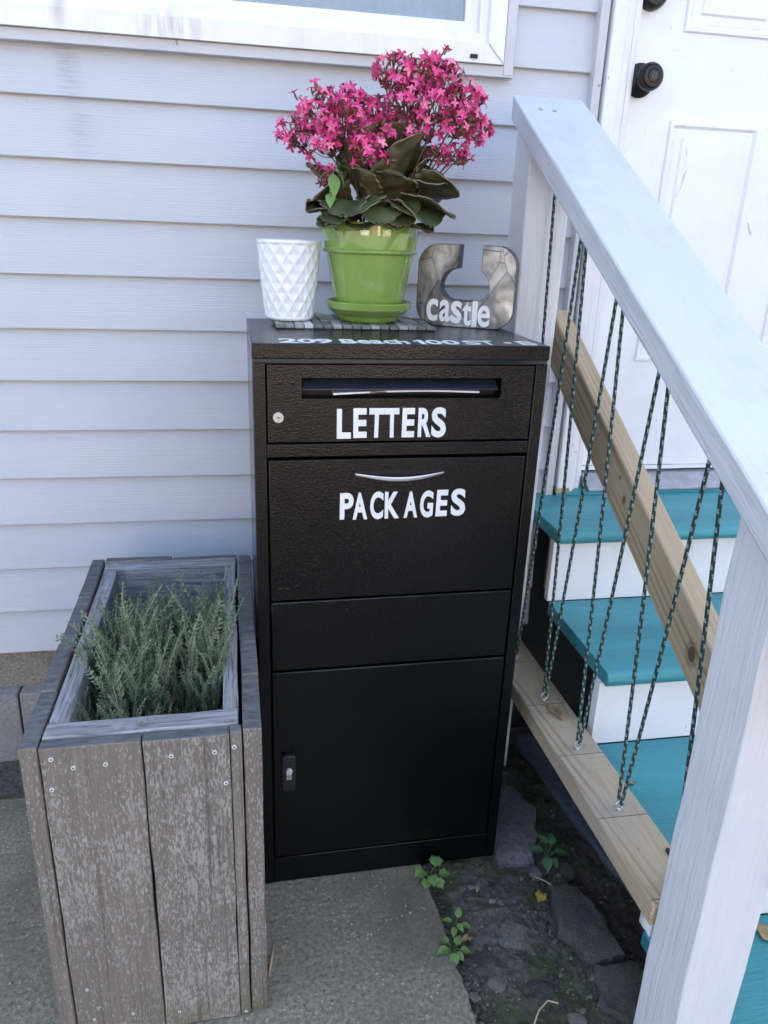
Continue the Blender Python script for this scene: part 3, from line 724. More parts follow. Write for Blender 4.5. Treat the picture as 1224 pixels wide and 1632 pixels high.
def rope_obj(a, b):
    a, b = Vector(a), Vector(b); n = 14; seg = 10; L = (b - a).length
    pts = []
    for i in range(n + 1):
        t = i / n; p = a.lerp(b, t); p.z -= .004 * math.sin(PI * t); p.x += .002 * math.sin(PI * t); pts.append(p)
    mb = MB().tube(pts, .0030, seg, cap=False)
    base = root_loc(rail); mb.v = [tuple(Vector(p) - base) for p in mb.v]
    me = mb.mesh('rope', MT['rope']); uv = me.uv_layers.new(name='UVMap')
    li = 0
    for fi, p in enumerate(me.polygons):
        i, k = divmod(fi, seg)
        for (di, dk) in ((0, 0), (0, 1), (1, 1), (1, 0)):
            uv.data[li].uv = ((k + dk) / seg, (i + di) / n * L); li += 1
    me.polygons.foreach_set('use_smooth', [True] * len(me.polygons))
    return link('rope', me, rail)
ROPES = [(-.1965, -.240), (-.339, -.249), (-.349, -.415), (-.506, -.425), (-.516, -.585), (-.672, -.595), (-.684, -.753), (-.831, -.763), (-.843, -.927)]
for yt, ye in ROPES:
    zt = ZT(yt) - RTH + .008; ze = ZB(ye) + .016
    rope_obj((XR - (.008 if yt > -.2 else 0), yt, zt), (XR, ye, ze))
for ye in (-.244, -.420, -.590, -.758, -.928):
    zb = ZB(ye)
    pts = [(XR + .0078 * math.cos(a), ye, zb + .0105 + .0078 * math.sin(a)) for a in [2 * PI * i / 18 for i in range(19)]]
    mb = MB().tube(pts, .0023, 8, cap=False); mb.tube([(XR, ye, zb - .004), (XR, ye, zb + .004)], .003, 8)
    obj('eye_screw', mb, MT['eye'], rail, smooth=True)
    g = MB().box(.348, .4355, ye - .0162, ye - .0156, zb - .0006 + .0296 * .017, zb + .0016); o = obj('pencil_line', g, MT['midline'], rail)
for (x, y) in ((.345, -.185), (.372, -.188)):
    m = MB().lathe([(0, 0), (.0042, 0), (.0045, .0006), (0, .0008)], 14); m.v = [(px + x, py + y, pz + ZT(y) + .549 * py + .0004) for px, py, pz in m.v]
    obj('rail_screw', m, MT['eye'], rail)
g = rough_box(.352, .37, -.952, -.930, .272, .2955, .03, .001, 5); obj('bracket', g, MT['riser'], rail)
g = MB().lathe([(0, 0), (.004, 0), (.004, .004), (0, .004)], 12); g.v = [(x * 1.0 + .425, y * 2.2 - .862, z + ZB(-.862) - .001) for x, y, z in g.v]; obj('slot_hole', g, MT['gap'], rail)

# ------------------------------------------------------------------ parcel box
CW, CD, CH = .4813, .343, 1.0661
box = thing('parcel_box', 'black hammered steel letter and parcel drop box with lockable lower door', 'mailbox', (-.1993, -.5136, .0), math.radians(.83))
def part(name, mb, mat=None, bevel=.0012, parent=None): return obj(name, mb, mat or MT['black'], parent or box, bevel=bevel, world=False)
part('body', MB().box(.001, CW - .001, .032, CD, 0, 1.036).box(.0, .0015, .001, CD, 0, 1.036), bevel=0)
part('side_frame', MB().box(0, .0195, 0, .033, 0, 1.0365)); part('side_frame', MB().box(.4615, CW, 0, .033, 0, 1.0365))
part('top_strip', MB().box(.0195, .4615, .006, .0325, 1.0345, 1.0400), MT['gap'], 0)
part('lid', MB().box(-.0005, CW + .0005, -.0015, CD, 1.0425, CH), bevel=.0018)
part('lid_lip', MB().box(.0005, CW - .0005, .003, CD - .002, 1.0366, 1.0424), MT['flap'], 0)
X0, X1 = .0222, .4588
SU0, SU1, SZ0, SZ1 = .0755, .4035, .9805, 1.0135
lp = part('letter_panel', MB().box(X0, SU0, 0.0005, .031, .9105, 1.0335).box(SU1, X1, .0005, .031, .9105, 1.0335).box(SU0, SU1, .0005, .031, SZ1, 1.0335).box(SU0, SU1, .0005, .031, .9105, SZ0), bevel=0)
part('slot_hood', MB().prism([(.0235, 1.0125), (.0245, 1.0115), (.0035, .9935), (.0015, .9935), (.0015, .9955)], SU0 + .002, SU1 - .005, axis=0), MT['flap'], .0004)
part('divider', MB().box(.0198, .4613, .0008, .031, .8850, .9068))
pk = part('package_door', MB().box(X0, X1, .0005, .031, .6285, .8800))
part('middle_panel', MB().box(X0, X1, .0010, .031, .4885, .6245), bevel=.0022)
ld = part('lower_door', MB().box(X0, X1, .0005, .031, .0650, .4845), bevel=.0020)
part('base_panel', MB().box(.0198, .4613, .0012, .031, .0, .0615))
part('dark_gap', MB().box(.0196, .4614, .0315, .0318, .06, 1.034), MT['gap'], 0)
# lettering
BIGL = [('L', .132, .155, .915, .964), ('E', .159, .181, .916, .965), ('T', .184, .209, .916, .965), ('T', .2105, .2345, .916, .965), ('E', .239, .260, .916, .965), ('R', .266, .288, .916, .965), ('S', .289, .314, .915, .966)]
PKG = [('P', .139, .162, .775, .822), ('A', .161, .186, .774, .822), ('C', .1905, .213, .7735, .823), ('K', .216, .241, .774, .822), ('A', .249, .273, .774, .8215), ('G', .277, .300, .7735, .8225), ('E', .305, .325, .775, .823), ('S', .332, .358, .7745, .8245)]
tilt = {0: .0, 1: .006}
for row, par in ((BIGL, lp), (PKG, pk)):
    for (ch, u0, u1, z0, z1) in row:
        sh = rnd.uniform(-.0012, .0012)
        letter(ch, par, lambda x, y, z, u0=u0, u1=u1, z0=z0, z1=z1, sh=sh: (u0 + (u1 - u0) * x + sh * y, .0005 - .00035 - .00025 * (1 + z) / 2, z0 + (z1 - z0) * y), MT['lettering'], .036)
TOPS = [('2', .042, .072), ('0', .072, .100), ('9', .099, .127), ('B', .139, .165), ('e', .166, .187), ('a', .187, .208), ('c', .209, .228), ('h', .229, .249), ('1', .2600, .2760), ('0', .279, .305), ('0', .307, .334), ('S', .343, .369), ('T', .369, .396), ('-', .413, .425), ('B', .437, .466)]
lidp = [o for o in box.children if o.name.startswith('lid') and 'lip' not in o.name][0]
for ch, u0, u1 in TOPS:
    h0, h1 = .008, .055
    if ch in 'eac': h1 = .047
    if ch == '-': h0, h1 = .027, .039
    letter(ch, lidp, lambda x, y, z, u0=u0, u1=u1, h0=h0, h1=h1: (u0 + (u1 - u0) * x, h0 + (h1 - h0) * y - .002, CH + .0003 + .0003 * (1 + z) / 2), MT['lettering'], .022)
# rivets, lock, handle, hasp
def disc(u, z, r, h, mat, par, name, dome=.6, seg=20, v0=.0005):
    m = MB().lathe([(r, 0), (r, h * .5), (r * dome, h), (0, h)], seg); m.v = [(u + x, v0 - zz, z + y) for x, y, zz in m.v]
    return obj(name, m, mat, par, world=False, smooth=40)
for u in (.043, .062): disc(u, 1.0065, .0042, .0016, MT['black'], lp, 'rivet')
for u, z in ((.040, .6505), (.052, .6495), (.066, .6555)): disc(u, z, .003, .0010, MT['black'], pk, 'rivet')
k = disc(.0385, .9515, .0098, .0050, MT['chrome'], lp, 'key_lock', .86, 28)
disc(.0385, .9515, .0045, .0056, MT['silver'], lp, 'lock_core', .8, 20)
part('keyhole', MB().box(.0355, .0415, -.0056, -.0049, .9508, .9522), MT['gap'], 0, k)
N = 24
lens = [(.166 + .146 * i / N, .8555 + .0045 * math.sin(PI * i / N)) for i in range(N + 1)] + [(.166 + .146 * (1 - i / N), .8555 - .0068 * math.sin(PI * i / N)) for i in range(1, N)]
part('recess_shade', MB().prism(lens, -.0002, .0004, axis=1), MT['gap'], 0, pk)  # flat black lens painted as the shade of a scoop, no real hollow
mb = MB(); vs = []; n = 26; pr_ = [(-.5, -.6), (-.5, .6), (.2, .7), (.5, .35), (.5, -.35), (.2, -.7)]
for i in range(n + 1):
    t = i / n; u = .1635 + .151 * t; s_ = math.sin(PI * t); th = .0026 + .0028 * s_
    zc = .8545 - .0062 * s_; vc = -.0016 - .012 * s_
    vs += [(u, vc - a * th * 1.1, zc + b * th * .95) for a, b in pr_]
q = len(pr_); fs = [(i * q + k_, i * q + (k_ + 1) % q, (i + 1) * q + (k_ + 1) % q, (i + 1) * q + k_) for i in range(n) for k_ in range(q)] + [tuple(range(q)), tuple(n * q + k_ for k_ in range(q))]
obj('handle', mb.add(vs, fs), MT['silver'], pk, world=False, smooth=40)
def rrect(u0, u1, z0, z1, r, n=5):
    out = []
    for cx_, cz_, a0 in ((u1 - r, z1 - r, 0), (u0 + r, z1 - r, 90), (u0 + r, z0 + r, 180), (u1 - r, z0 + r, 270)):
        for i in range(n + 1): a = math.radians(a0 + 90 * i / n); out.append((cx_ + r * math.cos(a), cz_ + r * math.sin(a)))
    return out
hs = part('combination_lock', MB().prism(rrect(.0375, .0632, .231, .310, .006), -.010, .0004, axis=1), MT['blackplastic'], .0015, ld)
disc(.0503, .278, .0062, .006, MT['screw'], hs, 'lock_button', .8, 24, -.0095)
for i in range(3):
    for j in range(3): part('dial_digit', MB().box(.0460 + .0034 * i, .0478 + .0034 * i, -.0106, -.0100, .2678 - .0046 * j, .2704 - .0046 * j), MT['lettering'], 0, hs)
part('lock_rim', MB().prism(rrect(.0415, .0592, .2895, .3030, .004), -.0108, -.0098, axis=1), MT['flap'], .0004, hs)

# envelope sticking out of the slot
mb = MB(); N = 20; vs = []
for i in range(N + 1):
    t = i / N; u = .126 + .242 * t; z = .9855 + .0042 * math.sin(PI * min(1, t * .9)) + .0015 * t
    for v, dz in ((.004, 0), (.030, .0015)):
        vs += [(u, v, z + dz), (u, v, z + dz + .0026)]
fs = []
for i in range(N):
    a = i * 4; b = a + 4
    fs += [(a, b, b + 1, a + 1), (a + 1, b + 1, b + 3, a + 3), (a, a + 2, b + 2, b), (a + 2, a + 3, b + 3, b + 2)]
fs += [(0, 1, 3, 2), (N * 4, N * 4 + 2, N * 4 + 3, N * 4 + 1)]
env = obj('envelope', mb.add(vs, fs), MT['paper'], world=False); env.location = box.location; env.rotation_euler = box.rotation_euler
tag(env, 'white envelope edge poking out of the letter slot', 'envelope')
g = MB().box(.185, .212, .0036, .0039, .9893, .9914); e2 = obj('print_mark', g, MT['sticker_dark'], env, world=False)

# ------------------------------------------------------------------ things on the lid
LIDZ = CH
mat_ = thing('tile_mat', 'grey stone mosaic strip mat lying on the black box lid', 'mat', (-.012, -.231, LIDZ))
nt_ = 17
for r_ in range(3):
    for i in range(nt_):
        w = .2880 / nt_; x0 = -.144 + i * w; ln_ = .0665
        o_ = rnd.uniform(-.002, .002); y0 = -.100 + r_ * ln_ + o_
        h = .0078 + rnd.uniform(-.001, .0012)
        mb = MB().box(x0 + .0007, x0 + w - .0007, y0 + .0008, y0 + ln_ - .0008, .0012, h)
        sk = rnd.uniform(-.0015, .0015); mb.v = [(x + (sk if y > y0 + .03 else 0), y, z + (rnd.uniform(-.0006, .0006) if z > .004 else 0)) for x, y, z in mb.v]
        obj('tile', mb, MT['tile'], mat_, world=False, bevel=.0008, seg=1)
obj('backing', MB().box(-.143, .143, -.098, .098, 0, .0012), MT['dark'], mat_, world=False)
MATZ = LIDZ + .0085
# white faceted cup
def cup_fn(r, z, a):
    if r < .02: return r
    t = z / .138
    if t < .05 or t > .955: return r
    n = 15; rows = 8.5
    p = (a / (2 * PI) * n + t * rows / 2) % 1; q_ = (a / (2 * PI) * n - t * rows / 2) % 1
    d = min(p, 1 - p, q_, 1 - q_) * 2
    return r - .0027 * (1 - (1 - min(1, d * 1.1)) ** 1.5)
prof = [(.005, .0), (.038, .0), (.0435, .004)] + [(.0440 + (.0575 - .0440) * (.0 + i / 76) ** .85, .006 + .128 * i / 76) for i in range(77)] + [(.0578, .137), (.0570, .138), (.0552, .137), (.0545, .13), (.041, .006), (.005, .006)]
cup = obj('white_cup', MB().lathe(prof, 180, fn=cup_fn), MT['white_glaze'], smooth=True)
cup.location = (-.127, -.2545, MATZ); cup.rotation_euler[2] = .2
tag(cup, 'white glazed planter cup with diamond relief, empty, left of green pot', 'cup')
# saucer and pot
saucer = obj('saucer', MB().lathe([(.004, .0), (.052, .0), (.056, .003), (.060, .0105), (.0655, .0125), (.0745, .021), (.0785, .0235), (.0805, .034), (.0785, .0362), (.0755, .034), (.0705, .021), (.055, .006), (.004, .006)], 72), MT['green_glaze'], smooth=40)
saucer.location = (.0205, -.250, MATZ); tag(saucer, 'lime green glazed saucer under the flower pot', 'saucer')
pot = thing('flower_pot', 'glossy lime green flower pot with thick collar holding pink flowers', 'flower pot', (.0205, -.250, MATZ + .0062))
obj('pot_body', MB().lathe([(.004, 0), (.055, 0), (.0600, .004), (.0795, .112), (.0812, .1135), (.0850, .1140), (.0865, .1165), (.0855, .1195), (.0838, .1215), (.0895, .1625), (.0888, .1655), (.0862, .1655), (.0845, .162), (.079, .125), (.055, .006), (.004, .006)], 84), MT['green_glaze'], pot, world=False, smooth=38)
obj('soil', MB().lathe([(.0001, .150), (.03, .1505), (.0828, .150)], 30), MT['potsoil'], pot, world=False, fix=False)
POT = Vector((.0205, -.250, MATZ + .0062 + .150))

# letter C lying on its back
W_, H_, T_ = .186, .1495, .036
def arc(cx_, cz_, r, a0, a1, n=9, ry=None):
    return [(cx_ + r * math.cos(math.radians(a0 + (a1 - a0) * i / n)), cz_ + (ry or r) * math.sin(math.radians(a0 + (a1 - a0) * i / n))) for i in range(n + 1)]
outl = [(.425, 1.0), (.415, .715)] + arc(.43, .50, .185, 112, 180, 7, .22)[0:] + arc(.43, .50, .185, 180, 250, 7, .185)[1:] + arc(.56, .50, .185, 290, 360, 7, .185) + arc(.56, .50, .185, 0, 60, 6, .22)[1:] + [(.650, .700), (.655, 1.0)]
outl += arc(.78, .74, .22, 80, 0, 8, .26) + arc(.80, .24, .20, 0, -85, 8, .24) + arc(.20, .24, .20, -95, -180, 8, .24) + arc(.22, .74, .22, 180, 100, 8, .26)
P2 = [((x - .5) * W_, z * H_) for x, z in outl]
csign = thing('metal_letter', 'patchwork metal letter C lying on its back with white word on it', 'letter sign', (.208, -.253, LIDZ), math.radians(-28))
cm = MB(); n = len(P2)
cm.add([(x, -T_ / 2, z) for x, z in P2] + [(x, T_ / 2, z) for x, z in P2], [tuple(range(n))], 0)
cm.f.append(tuple(range(2 * n - 1, n - 1, -1))); cm.mi.append(0)
for i in range(n): cm.f.append((i, i + n, (i + 1) % n + n, (i + 1) % n)); cm.mi.append(1)
cbody = obj('letter_body', cm, [MT['patch'], MT['patchside']], csign, world=False, bevel=.0012)
CAST = [('c', .115, .235, .060, .335), ('a', .250, .365, .060, .330), ('s', .372, .485, .048, .325), ('t', .492, .585, .028, .325), ('l', .592, .645, .022, .335), ('e', .650, .775, .022, .290)]
for ch, a, b, c0, c1 in CAST:
    letter(ch, cbody, lambda x, y, z, a=a, b=b, c0=c0, c1=c1: ((a + (b - a) * x - .5) * W_, -T_ / 2 - .0004 - .0010 * (1 + z) / 2, (c0 + (c1 - c0) * y) * H_), MT['lettering'], .022)

# ------------------------------------------------------------------ kalanchoe
plant = thing('flowering_plant', 'pink star-flowered succulent with dark scalloped leaves in green pot', 'plant', tuple(POT))
def frame_to(d, roll=0):
    q = Vector(d).normalized().to_track_quat('Z', 'Y'); return (q.to_matrix() @ Matrix.Rotation(roll, 3, 'Z')).to_euler()
def flower_mesh(np_, open_, seed):
    r = random.Random(seed); mb = MB(); L = .0132
    for k in range(np_):
        a = 2 * PI * k / np_ + r.uniform(-.12, .12); ca, sa = math.cos(a), math.sin(a)
        pts = []
        for (t, w, z) in ((0.03, .0014, 0), (.35, .0029, .12), (.68, .0026, .13 - .12 * (1 - open_) - r.uniform(0, .10)), (1.0, .0, r.uniform(-.32, .02) + .9 * (1 - open_))):
            rr = L * t * (0.55 + .45 * open_); zz = L * z + L * t * (1 - open_) * .9
            pts.append([(rr * ca - s_ * w * sa, rr * sa + s_ * w * ca, zz + (abs(s_) * .0010)) for s_ in (-1, 0, 1)])
        o = len(mb.v)
        for i, row in enumerate(pts): mb.v += row if i < 3 else [row[1]]
        for i in range(2):
            for s_ in (0, 1): mb.f.append((o + i * 3 + s_, o + i * 3 + s_ + 1, o + i * 3 + s_ + 4, o + i * 3 + s_ + 3)); mb.mi.append(0)
        mb.f += [(o + 6, o + 7, o + 9), (o + 7, o + 8, o + 9)]; mb.mi += [0, 0]
    mb.tube([(0, 0, -.0125), (0, 0, -.006), (0, 0, .001)], [.0012, .0021, .0014], 6, mi=1)
    me = mb.mesh('flower', [MT['petal'], MT['bud']]); me.polygons.foreach_set('use_smooth', [True] * len(me.polygons)); return me
FM = [flower_mesh(4, 1.0, 1), flower_mesh(5, .92, 2), flower_mesh(4, .85, 3), flower_mesh(5, .72, 4), flower_mesh(4, .40, 5)]
def bud_mesh():
    mb = MB().tube([(0, 0, -.009), (0, 0, -.003), (0, 0, .003), (0, 0, .008)], [.0010, .0019, .0017, .0003], 6)
    me = mb.mesh('bud', MT['bud']); me.polygons.foreach_set('use_smooth', [True] * len(me.polygons)); return me
BUDM = bud_mesh()
def PX(px, py, dy=0.0):       # picture-free plant plan: units of about 1.1 mm across and 0.94 mm up, origin at the pot rim centre
    return Vector(((px - 592) * .00112 , dy, 1.253 + (355 - py) * .00097 - POT.z))
UMB = [  # centre, radius, flowers
 (478, 205, .02, .030, 16), (505, 165, .00, .028, 13), (540, 195, -.045, .036, 20), (520, 225, -.03, .028, 12), (560, 160, .01, .028, 12), (585, 205, -.02, .030, 14), (600, 165, .03, .026, 10), (548, 150, .03, .020, 8),
 (618, 105, .0, .030, 15), (655, 112, -.02, .032, 15), (700, 105, .015, .034, 17), (735, 140, -.01, .032, 16), (690, 150, -.05, .034, 17), (640, 150, -.04, .032, 15), (720, 180, -.045, .032, 16), (758, 182, .01, .026, 12), (660, 190, -.03, .030, 14), (618, 195, .02, .026, 10), (697, 80, .02, .014, 4), (600, 215, -.04, .02, 6),
 (572, 243, -.075, .026, 14), (703, 236, -.03, .020, 6), (728, 238, -.02, .016, 5), (503, 288, -.06, .014, 4)]
nf = 0; mass = MB()
for ui, (px, py, dy, rad, cnt) in enumerate(UMB):
    c = PX(px, py, dy)
    base = Vector((c.x * .28, dy * .35, -.01)); mid = Vector((c.x * .62 + .004, dy * .75, c.z * .55))
    hub = c - Vector((c.x * .08, 0, rad * 1.15))
    pts = []
    for i in range(9):
        t = i / 8; pts.append(base * (1 - t) ** 2 + mid * (2 * t * (1 - t)) + hub * t * t)
    mb = MB().tube(pts, [.0024 - .0013 * i / 8 for i in range(9)], 6)
    tips = []
    for k in range(cnt):
        th = rnd.uniform(0, 2 * PI); u = (k + .5) / cnt
        ph = math.acos(1 - 1.35 * u); d = Vector((math.sin(ph) * math.cos(th + k * 2.4), math.sin(ph) * math.sin(th + k * 2.4), math.cos(ph)))
        if d.y > .35: d.y *= .6; d.normalize()
        tip = c + Vector((d.x * rad * 1.10, d.y * rad, (d.z - .40) * rad * 1.08)) + Vector([rnd.uniform(-.004, .004) for _ in range(3)])
        j = hub + (tip - hub) * .45 + Vector((0, 0, -.004))
        mb.tube([hub, j, tip - (tip - hub).normalized() * .008], [.0010, .0007, .0006], 5, cap=False)
        od = (d * 1.25 + Vector((rnd.uniform(-.3, .3), -.42, .30))).normalized()
        o = link('flower', FM[rnd.choice([0, 0, 1, 1, 2, 2, 3, 3, 4])], plant, tip, frame_to(od, rnd.uniform(0, 6)))
        s_ = rnd.uniform(.66, 1.04); o.scale = (s_, s_, s_); nf += 1
        for rep in range(2):                      # flowers set lower in the head, kept as one part
            if rnd.random() > .97: break
            p2 = hub + (tip - hub) * rnd.uniform(.55, .98) + Vector([rnd.uniform(-.012, .012) for _ in range(3)])
            fm_ = FM[rnd.choice([0, 1, 2, 3, 3, 4])]; R3 = frame_to((od + Vector([rnd.uniform(-.7, .7) for _ in range(3)])), rnd.uniform(0, 6)).to_matrix(); k_ = rnd.uniform(.8, 1.1)
            n0 = len(mass.v); mass.v += [tuple(R3 @ (v.co * k_) + p2) for v in fm_.vertices]
            for pg in fm_.polygons: mass.f.append(tuple(i_ + n0 for i_ in pg.vertices)); mass.mi.append(pg.material_index)
        if rnd.random() < .55:
            b_ = hub + (tip - hub) * rnd.uniform(.55, .95) + Vector([rnd.uniform(-.008, .008) for _ in range(3)])
            mb.tube([j, b_], [.0007, .0006], 4, cap=False)
            o2 = link('bud', BUDM, plant, b_, frame_to(od + Vector([rnd.uniform(-.5, .5) for _ in range(3)]), 0)); o2.scale = (1, 1, rnd.uniform(.7, 1.2))
    obj('stem', mb, MT['stem'], plant, world=False, smooth=True, fix=False)
fmass = obj('flower_mass', mass, [MT['petal_deep'], MT['bud']], plant, world=False, smooth=True, fix=False); fmass['kind'] = 'stuff'
def big_leaf(base, direc, length, width, curl, cup_, roll, seed, wav=.065, mats=None):
    """scalloped succulent leaf: grid over an oval outline, cupped and curled, thickened"""
    r = random.Random(seed); nu, nv = 30, 12; mb = MB(); vs = []
    for i in range(nu + 1):
        t = i / nu
        w = width * .5 * (math.sqrt(max(0.0, 1 - ((t - .60) / .405) ** 2)) if t > .60 else (.16 + .84 * math.sin(PI / 2 * t / .60) ** 1.3))
        sc_ = 1 + wav * math.sin(t * 2 * PI * 6.5 + seed)
        for j in range(nv + 1):
            s_ = -1 + 2 * j / nv
            x = s_ * w * (1 + (sc_ - 1) * max(0, (abs(s_) - .55) / .45))
            ang = curl * t
            y = length * (math.sin(ang) / ang if abs(ang) > 1e-3 else 1) * t
            z = length * ((1 - math.cos(ang)) / ang if abs(ang) > 1e-3 else 0) * t
            z += cup_ * (s_ * s_) * w * (1 + .35 * math.sin(t * 9 + seed + s_)) + .0025 * math.sin(s_ * 6 + t * 10 + seed)
            z -= .0016 * (1 - abs(s_)) ** 3
            vs.append((x, y, z))
    mb.add(vs, [(i * (nv + 1) + j, i * (nv + 1) + j + 1, (i + 1) * (nv + 1) + j + 1, (i + 1) * (nv + 1) + j) for i in range(nu) for j in range(nv)])
    d = Vector(direc).normalized(); z_ = Vector((0, 0, 1)); x_ = d.cross(z_).normalized(); n_ = x_.cross(d)
    Rm = Matrix((x_, d, n_)).transposed() @ Matrix.Rotation(roll, 3, 'Y')
    mb.v = [tuple(Rm @ Vector(p) + Vector(base)) for p in mb.v]
    o = obj('leaf', mb, mats or [MT['kl_top'], MT['kl_under'], MT['kl_rim']], plant, world=False, smooth=True, fix=False)
    so = o.modifiers.new('solid', 'SOLIDIFY'); so.thickness = .0018; so.offset = -1; so.material_offset = 1; so.material_offset_rim = 2
    return o
LEAVES = [  # base, direction, length, width, curl, cup, roll
 ((-.020, -.030, .026), (-.42, -.80, .62), .105, .088, -2.0, .10, .1),
 ((.004, -.040, .026), (-.02, -1, .55), .088, .062, -2.1, .15, -.15),
 ((.028, -.045, .024), (.18, -1, .75), .082, .044, -2.0, .55, .25),
 ((.035, -.025, .026), (.95, -.62, .42), .110, .098, -1.25, .12, -.2),
 ((.040, .000, .034), (1.0, -.22, .60), .112, .100, -1.0, .15, -.4),
 ((.040, -.020, .042), (.85, -.60, .80), .092, .062, -1.0, .55, .5),
 ((.004, -.050, .030), (.10, -.30, 1.0), .076, .062, -.5, .35, .3),
 ((-.010, -.045, .030), (-.30, -.45, 1.0), .070, .058, -.6, .35, -.5),
 ((.030, -.030, .045), (.28, -.25, 1.0), .108, .082, -.4, .30, .25),
 ((-.040, -.020, .028), (-1.0, -.35, .50), .078, .066, -1.1, .55, .5),
 ((-.045, -.015, .020), (-1.0, -.55, .30), .075, .058, -.9, .35, -.2),
 ((-.040, .020, .03), (-.6, .3, .8), .095, .080, -.5, .25, 0),
 ((.000, .030, .04), (.0, .5, 1.0), .110, .090, -.4, .25, .1),
 ((.050, .035, .03), (.8, .5, .6), .100, .085, -.6, .25, 0),
 ((-.020, -.01, .04), (-.35, -.2, 1.0), .100, .076, -.3, .30, -.3),
 ((.045, -.040, .026), (.60, -1.0, .55), .090, .080, -1.9, .2, -.1),
 ((.015, -.045, .022), (.35, -1, .40), .070, .058, -1.9, .15, .1),
 ((-.030, -.045, .022), (-.75, -.85, .45), .085, .070, -1.8, .2, .3),
 ((.030, .010, .06), (.1, -.3, 1), .105, .078, -.3, .3, -.6), ((-.005, -.01, .055), (-.1, -.2, 1), .10, .074, -.4, .3, .8),
 ((-.020, -.058, -.006), (-.25, -1, .70), .050, .052, -1.6, .2, .2), ((.020, -.060, -.006), (.15, -1, .75), .048, .050, -1.6, .2, -.2), ((.055, -.045, -.004), (.8, -1, .7), .052, .054, -1.5, .2, 0), ((-.055, -.040, -.004), (-.9, -.8, .7), .050, .050, -1.5, .25, 0), ((.0, -.050, .0), (.05, -.6, 1), .055, .054, -.8, .3, .3), ((-.040, -.045, .0), (-.4, -.6, 1), .055, .050, -.8, .3, -.3), ((.042, -.045, .0), (.4, -.6, 1), .055, .052, -.8, .3, .1),
 ((.050, .01, .05), (.55, -.1, 1), .10, .080, -.5, .3, .4), ((.012, -.045, .032), (.45, -.6, .9), .074, .064, -.9, .4, -.5)]
for i, (b_, d_, l_, w_, c_, k_, q_) in enumerate(LEAVES):
    big_leaf((b_[0], b_[1], b_[2] + .010), (d_[0], d_[1], d_[2] + .12), l_ * 1.10, w_ * 1.28, c_ * .82, k_, q_, seed=i * 1.7)
# a weed sprig leaning out of the pot
vine = thing('vine_sprig', 'pale green weed sprig hanging over the left of the flower pot rim', 'plant', tuple(POT + Vector((-.07, -.06, 0))))
sp = [Vector((.005, .01, 0)), Vector((-.012, -.012, .012)), Vector((-.014, -.018, .04)), Vector((-.012, -.02, .07)), Vector((-.004, -.016, .105))]
obj('stem', MB().tube(sp, .0011, 6), MT['vine'], vine, world=False, smooth=True, fix=False)
def flat_leaf(length, width, bend=.3, lobes=0, nu=8, fold=.25):
    mb = MB(); vs = []
    for i in range(nu + 1):
        t = i / nu; w = width * .5 * math.sin(PI * min(1, t) ** .75) + .0002
        if lobes: w *= 1 + .22 * math.sin(t * PI * lobes * 2)
        for s_ in (-1, -.5, 0, .5, 1): vs.append((s_ * w, length * t, fold * abs(s_) * w - bend * length * t * t))
    mb.add(vs, [(i * 5 + j, i * 5 + j + 1, i * 5 + j + 6, i * 5 + j + 5) for i in range(nu) for j in range(4)])
    return mb
def leaf_mesh(name, mat, *a, **k):
    me = flat_leaf(*a, **k).mesh(name, mat); me.polygons.foreach_set('use_smooth', [True] * len(me.polygons)); return me
vl = leaf_mesh('leaf', MT['vine'], .036, .021, .25)
for p, yaw, pitch, s_ in (((-.003, -.018, .100), -60, 5, 1.0), ((-.010, -.022, .088), 200, -65, 1.05), ((-.006, -.018, .100), -110, -50, 1.0), ((-.012, -.022, .058), 170, -40, .8), ((-.013, -.02, .05), -30, -20, .45), ((-.014, -.018, .03), -130, -30, .55), ((-.012, -.012, .016), 160, -75, .8), ((-.012, -.012, .014), -20, -10, .5)):
    link('leaf', vl, vine, p, (math.radians(pitch), 0, math.radians(yaw)), (s_, s_, s_))

# ------------------------------------------------------------------ planter
QW, QD, QH = .3240, .626, .5625
pl = thing('wooden_planter', 'weathered grey wooden planter box of upright boards with screws', 'planter', (-.5255, -.782, 0), math.radians(.78))
PM = [MT['plank'], MT['endgrain']]
sd = [40]
def plank(u0, u1, v0, v1, z0, z1, mats=PM, name='board', chip=.004, amp=.0012):
    sd[0] += 1
    return obj(name, rough_box(u0, u1, v0, v1, z0, z1, .035, amp, sd[0], top=1 if len(mats) > 1 else None, chip=chip), mats, pl, world=False, bevel=.002, smooth=45)
for (a, b, dz) in ((0, .1335, 0), (.1350, .2755, .004), (.2770, .4490, .001), (.4505, .626, .003)): plank(0.0, .0240, a, b, 0, QH + dz)
for (a, b, dz) in ((.002, .1405, 0), (.1420, .2810, .003), (.2825, .4925, .002), (.494, .613, .004)): plank(.2985, .3245, a, b, 0, QH + dz)
plank(.0268, .1590, -.004, .0150, .004, QH); plank(.1612, .2790, -.004, .0155, .002, QH - .001); plank(.2802, .2960, -.003, .0150, .002, QH + .001, chip=.002)
plank(.0268, .160, .6100, .6290, .004, QH + .004); plank(.1620, .296, .6100, .628, .004, QH)
GX, GY = [MT['grey_x']], [MT['grey_y']]
plank(.0275, .2925, .0165, .0520, .40, QH + .002, GX, 'inner_rail', .006, .002)
plank(.0295, .0550, .0535, .5720, .33, QH + .001, GY, 'inner_rail', .005, .002)
plank(.2700, .2925, .0535, .5720, .33, QH + .001, GY, 'inner_rail', .005, .002)
plank(.0285, .2935, .5735, .6085, .33, QH + .002, GX, 'inner_rail', .005, .002)
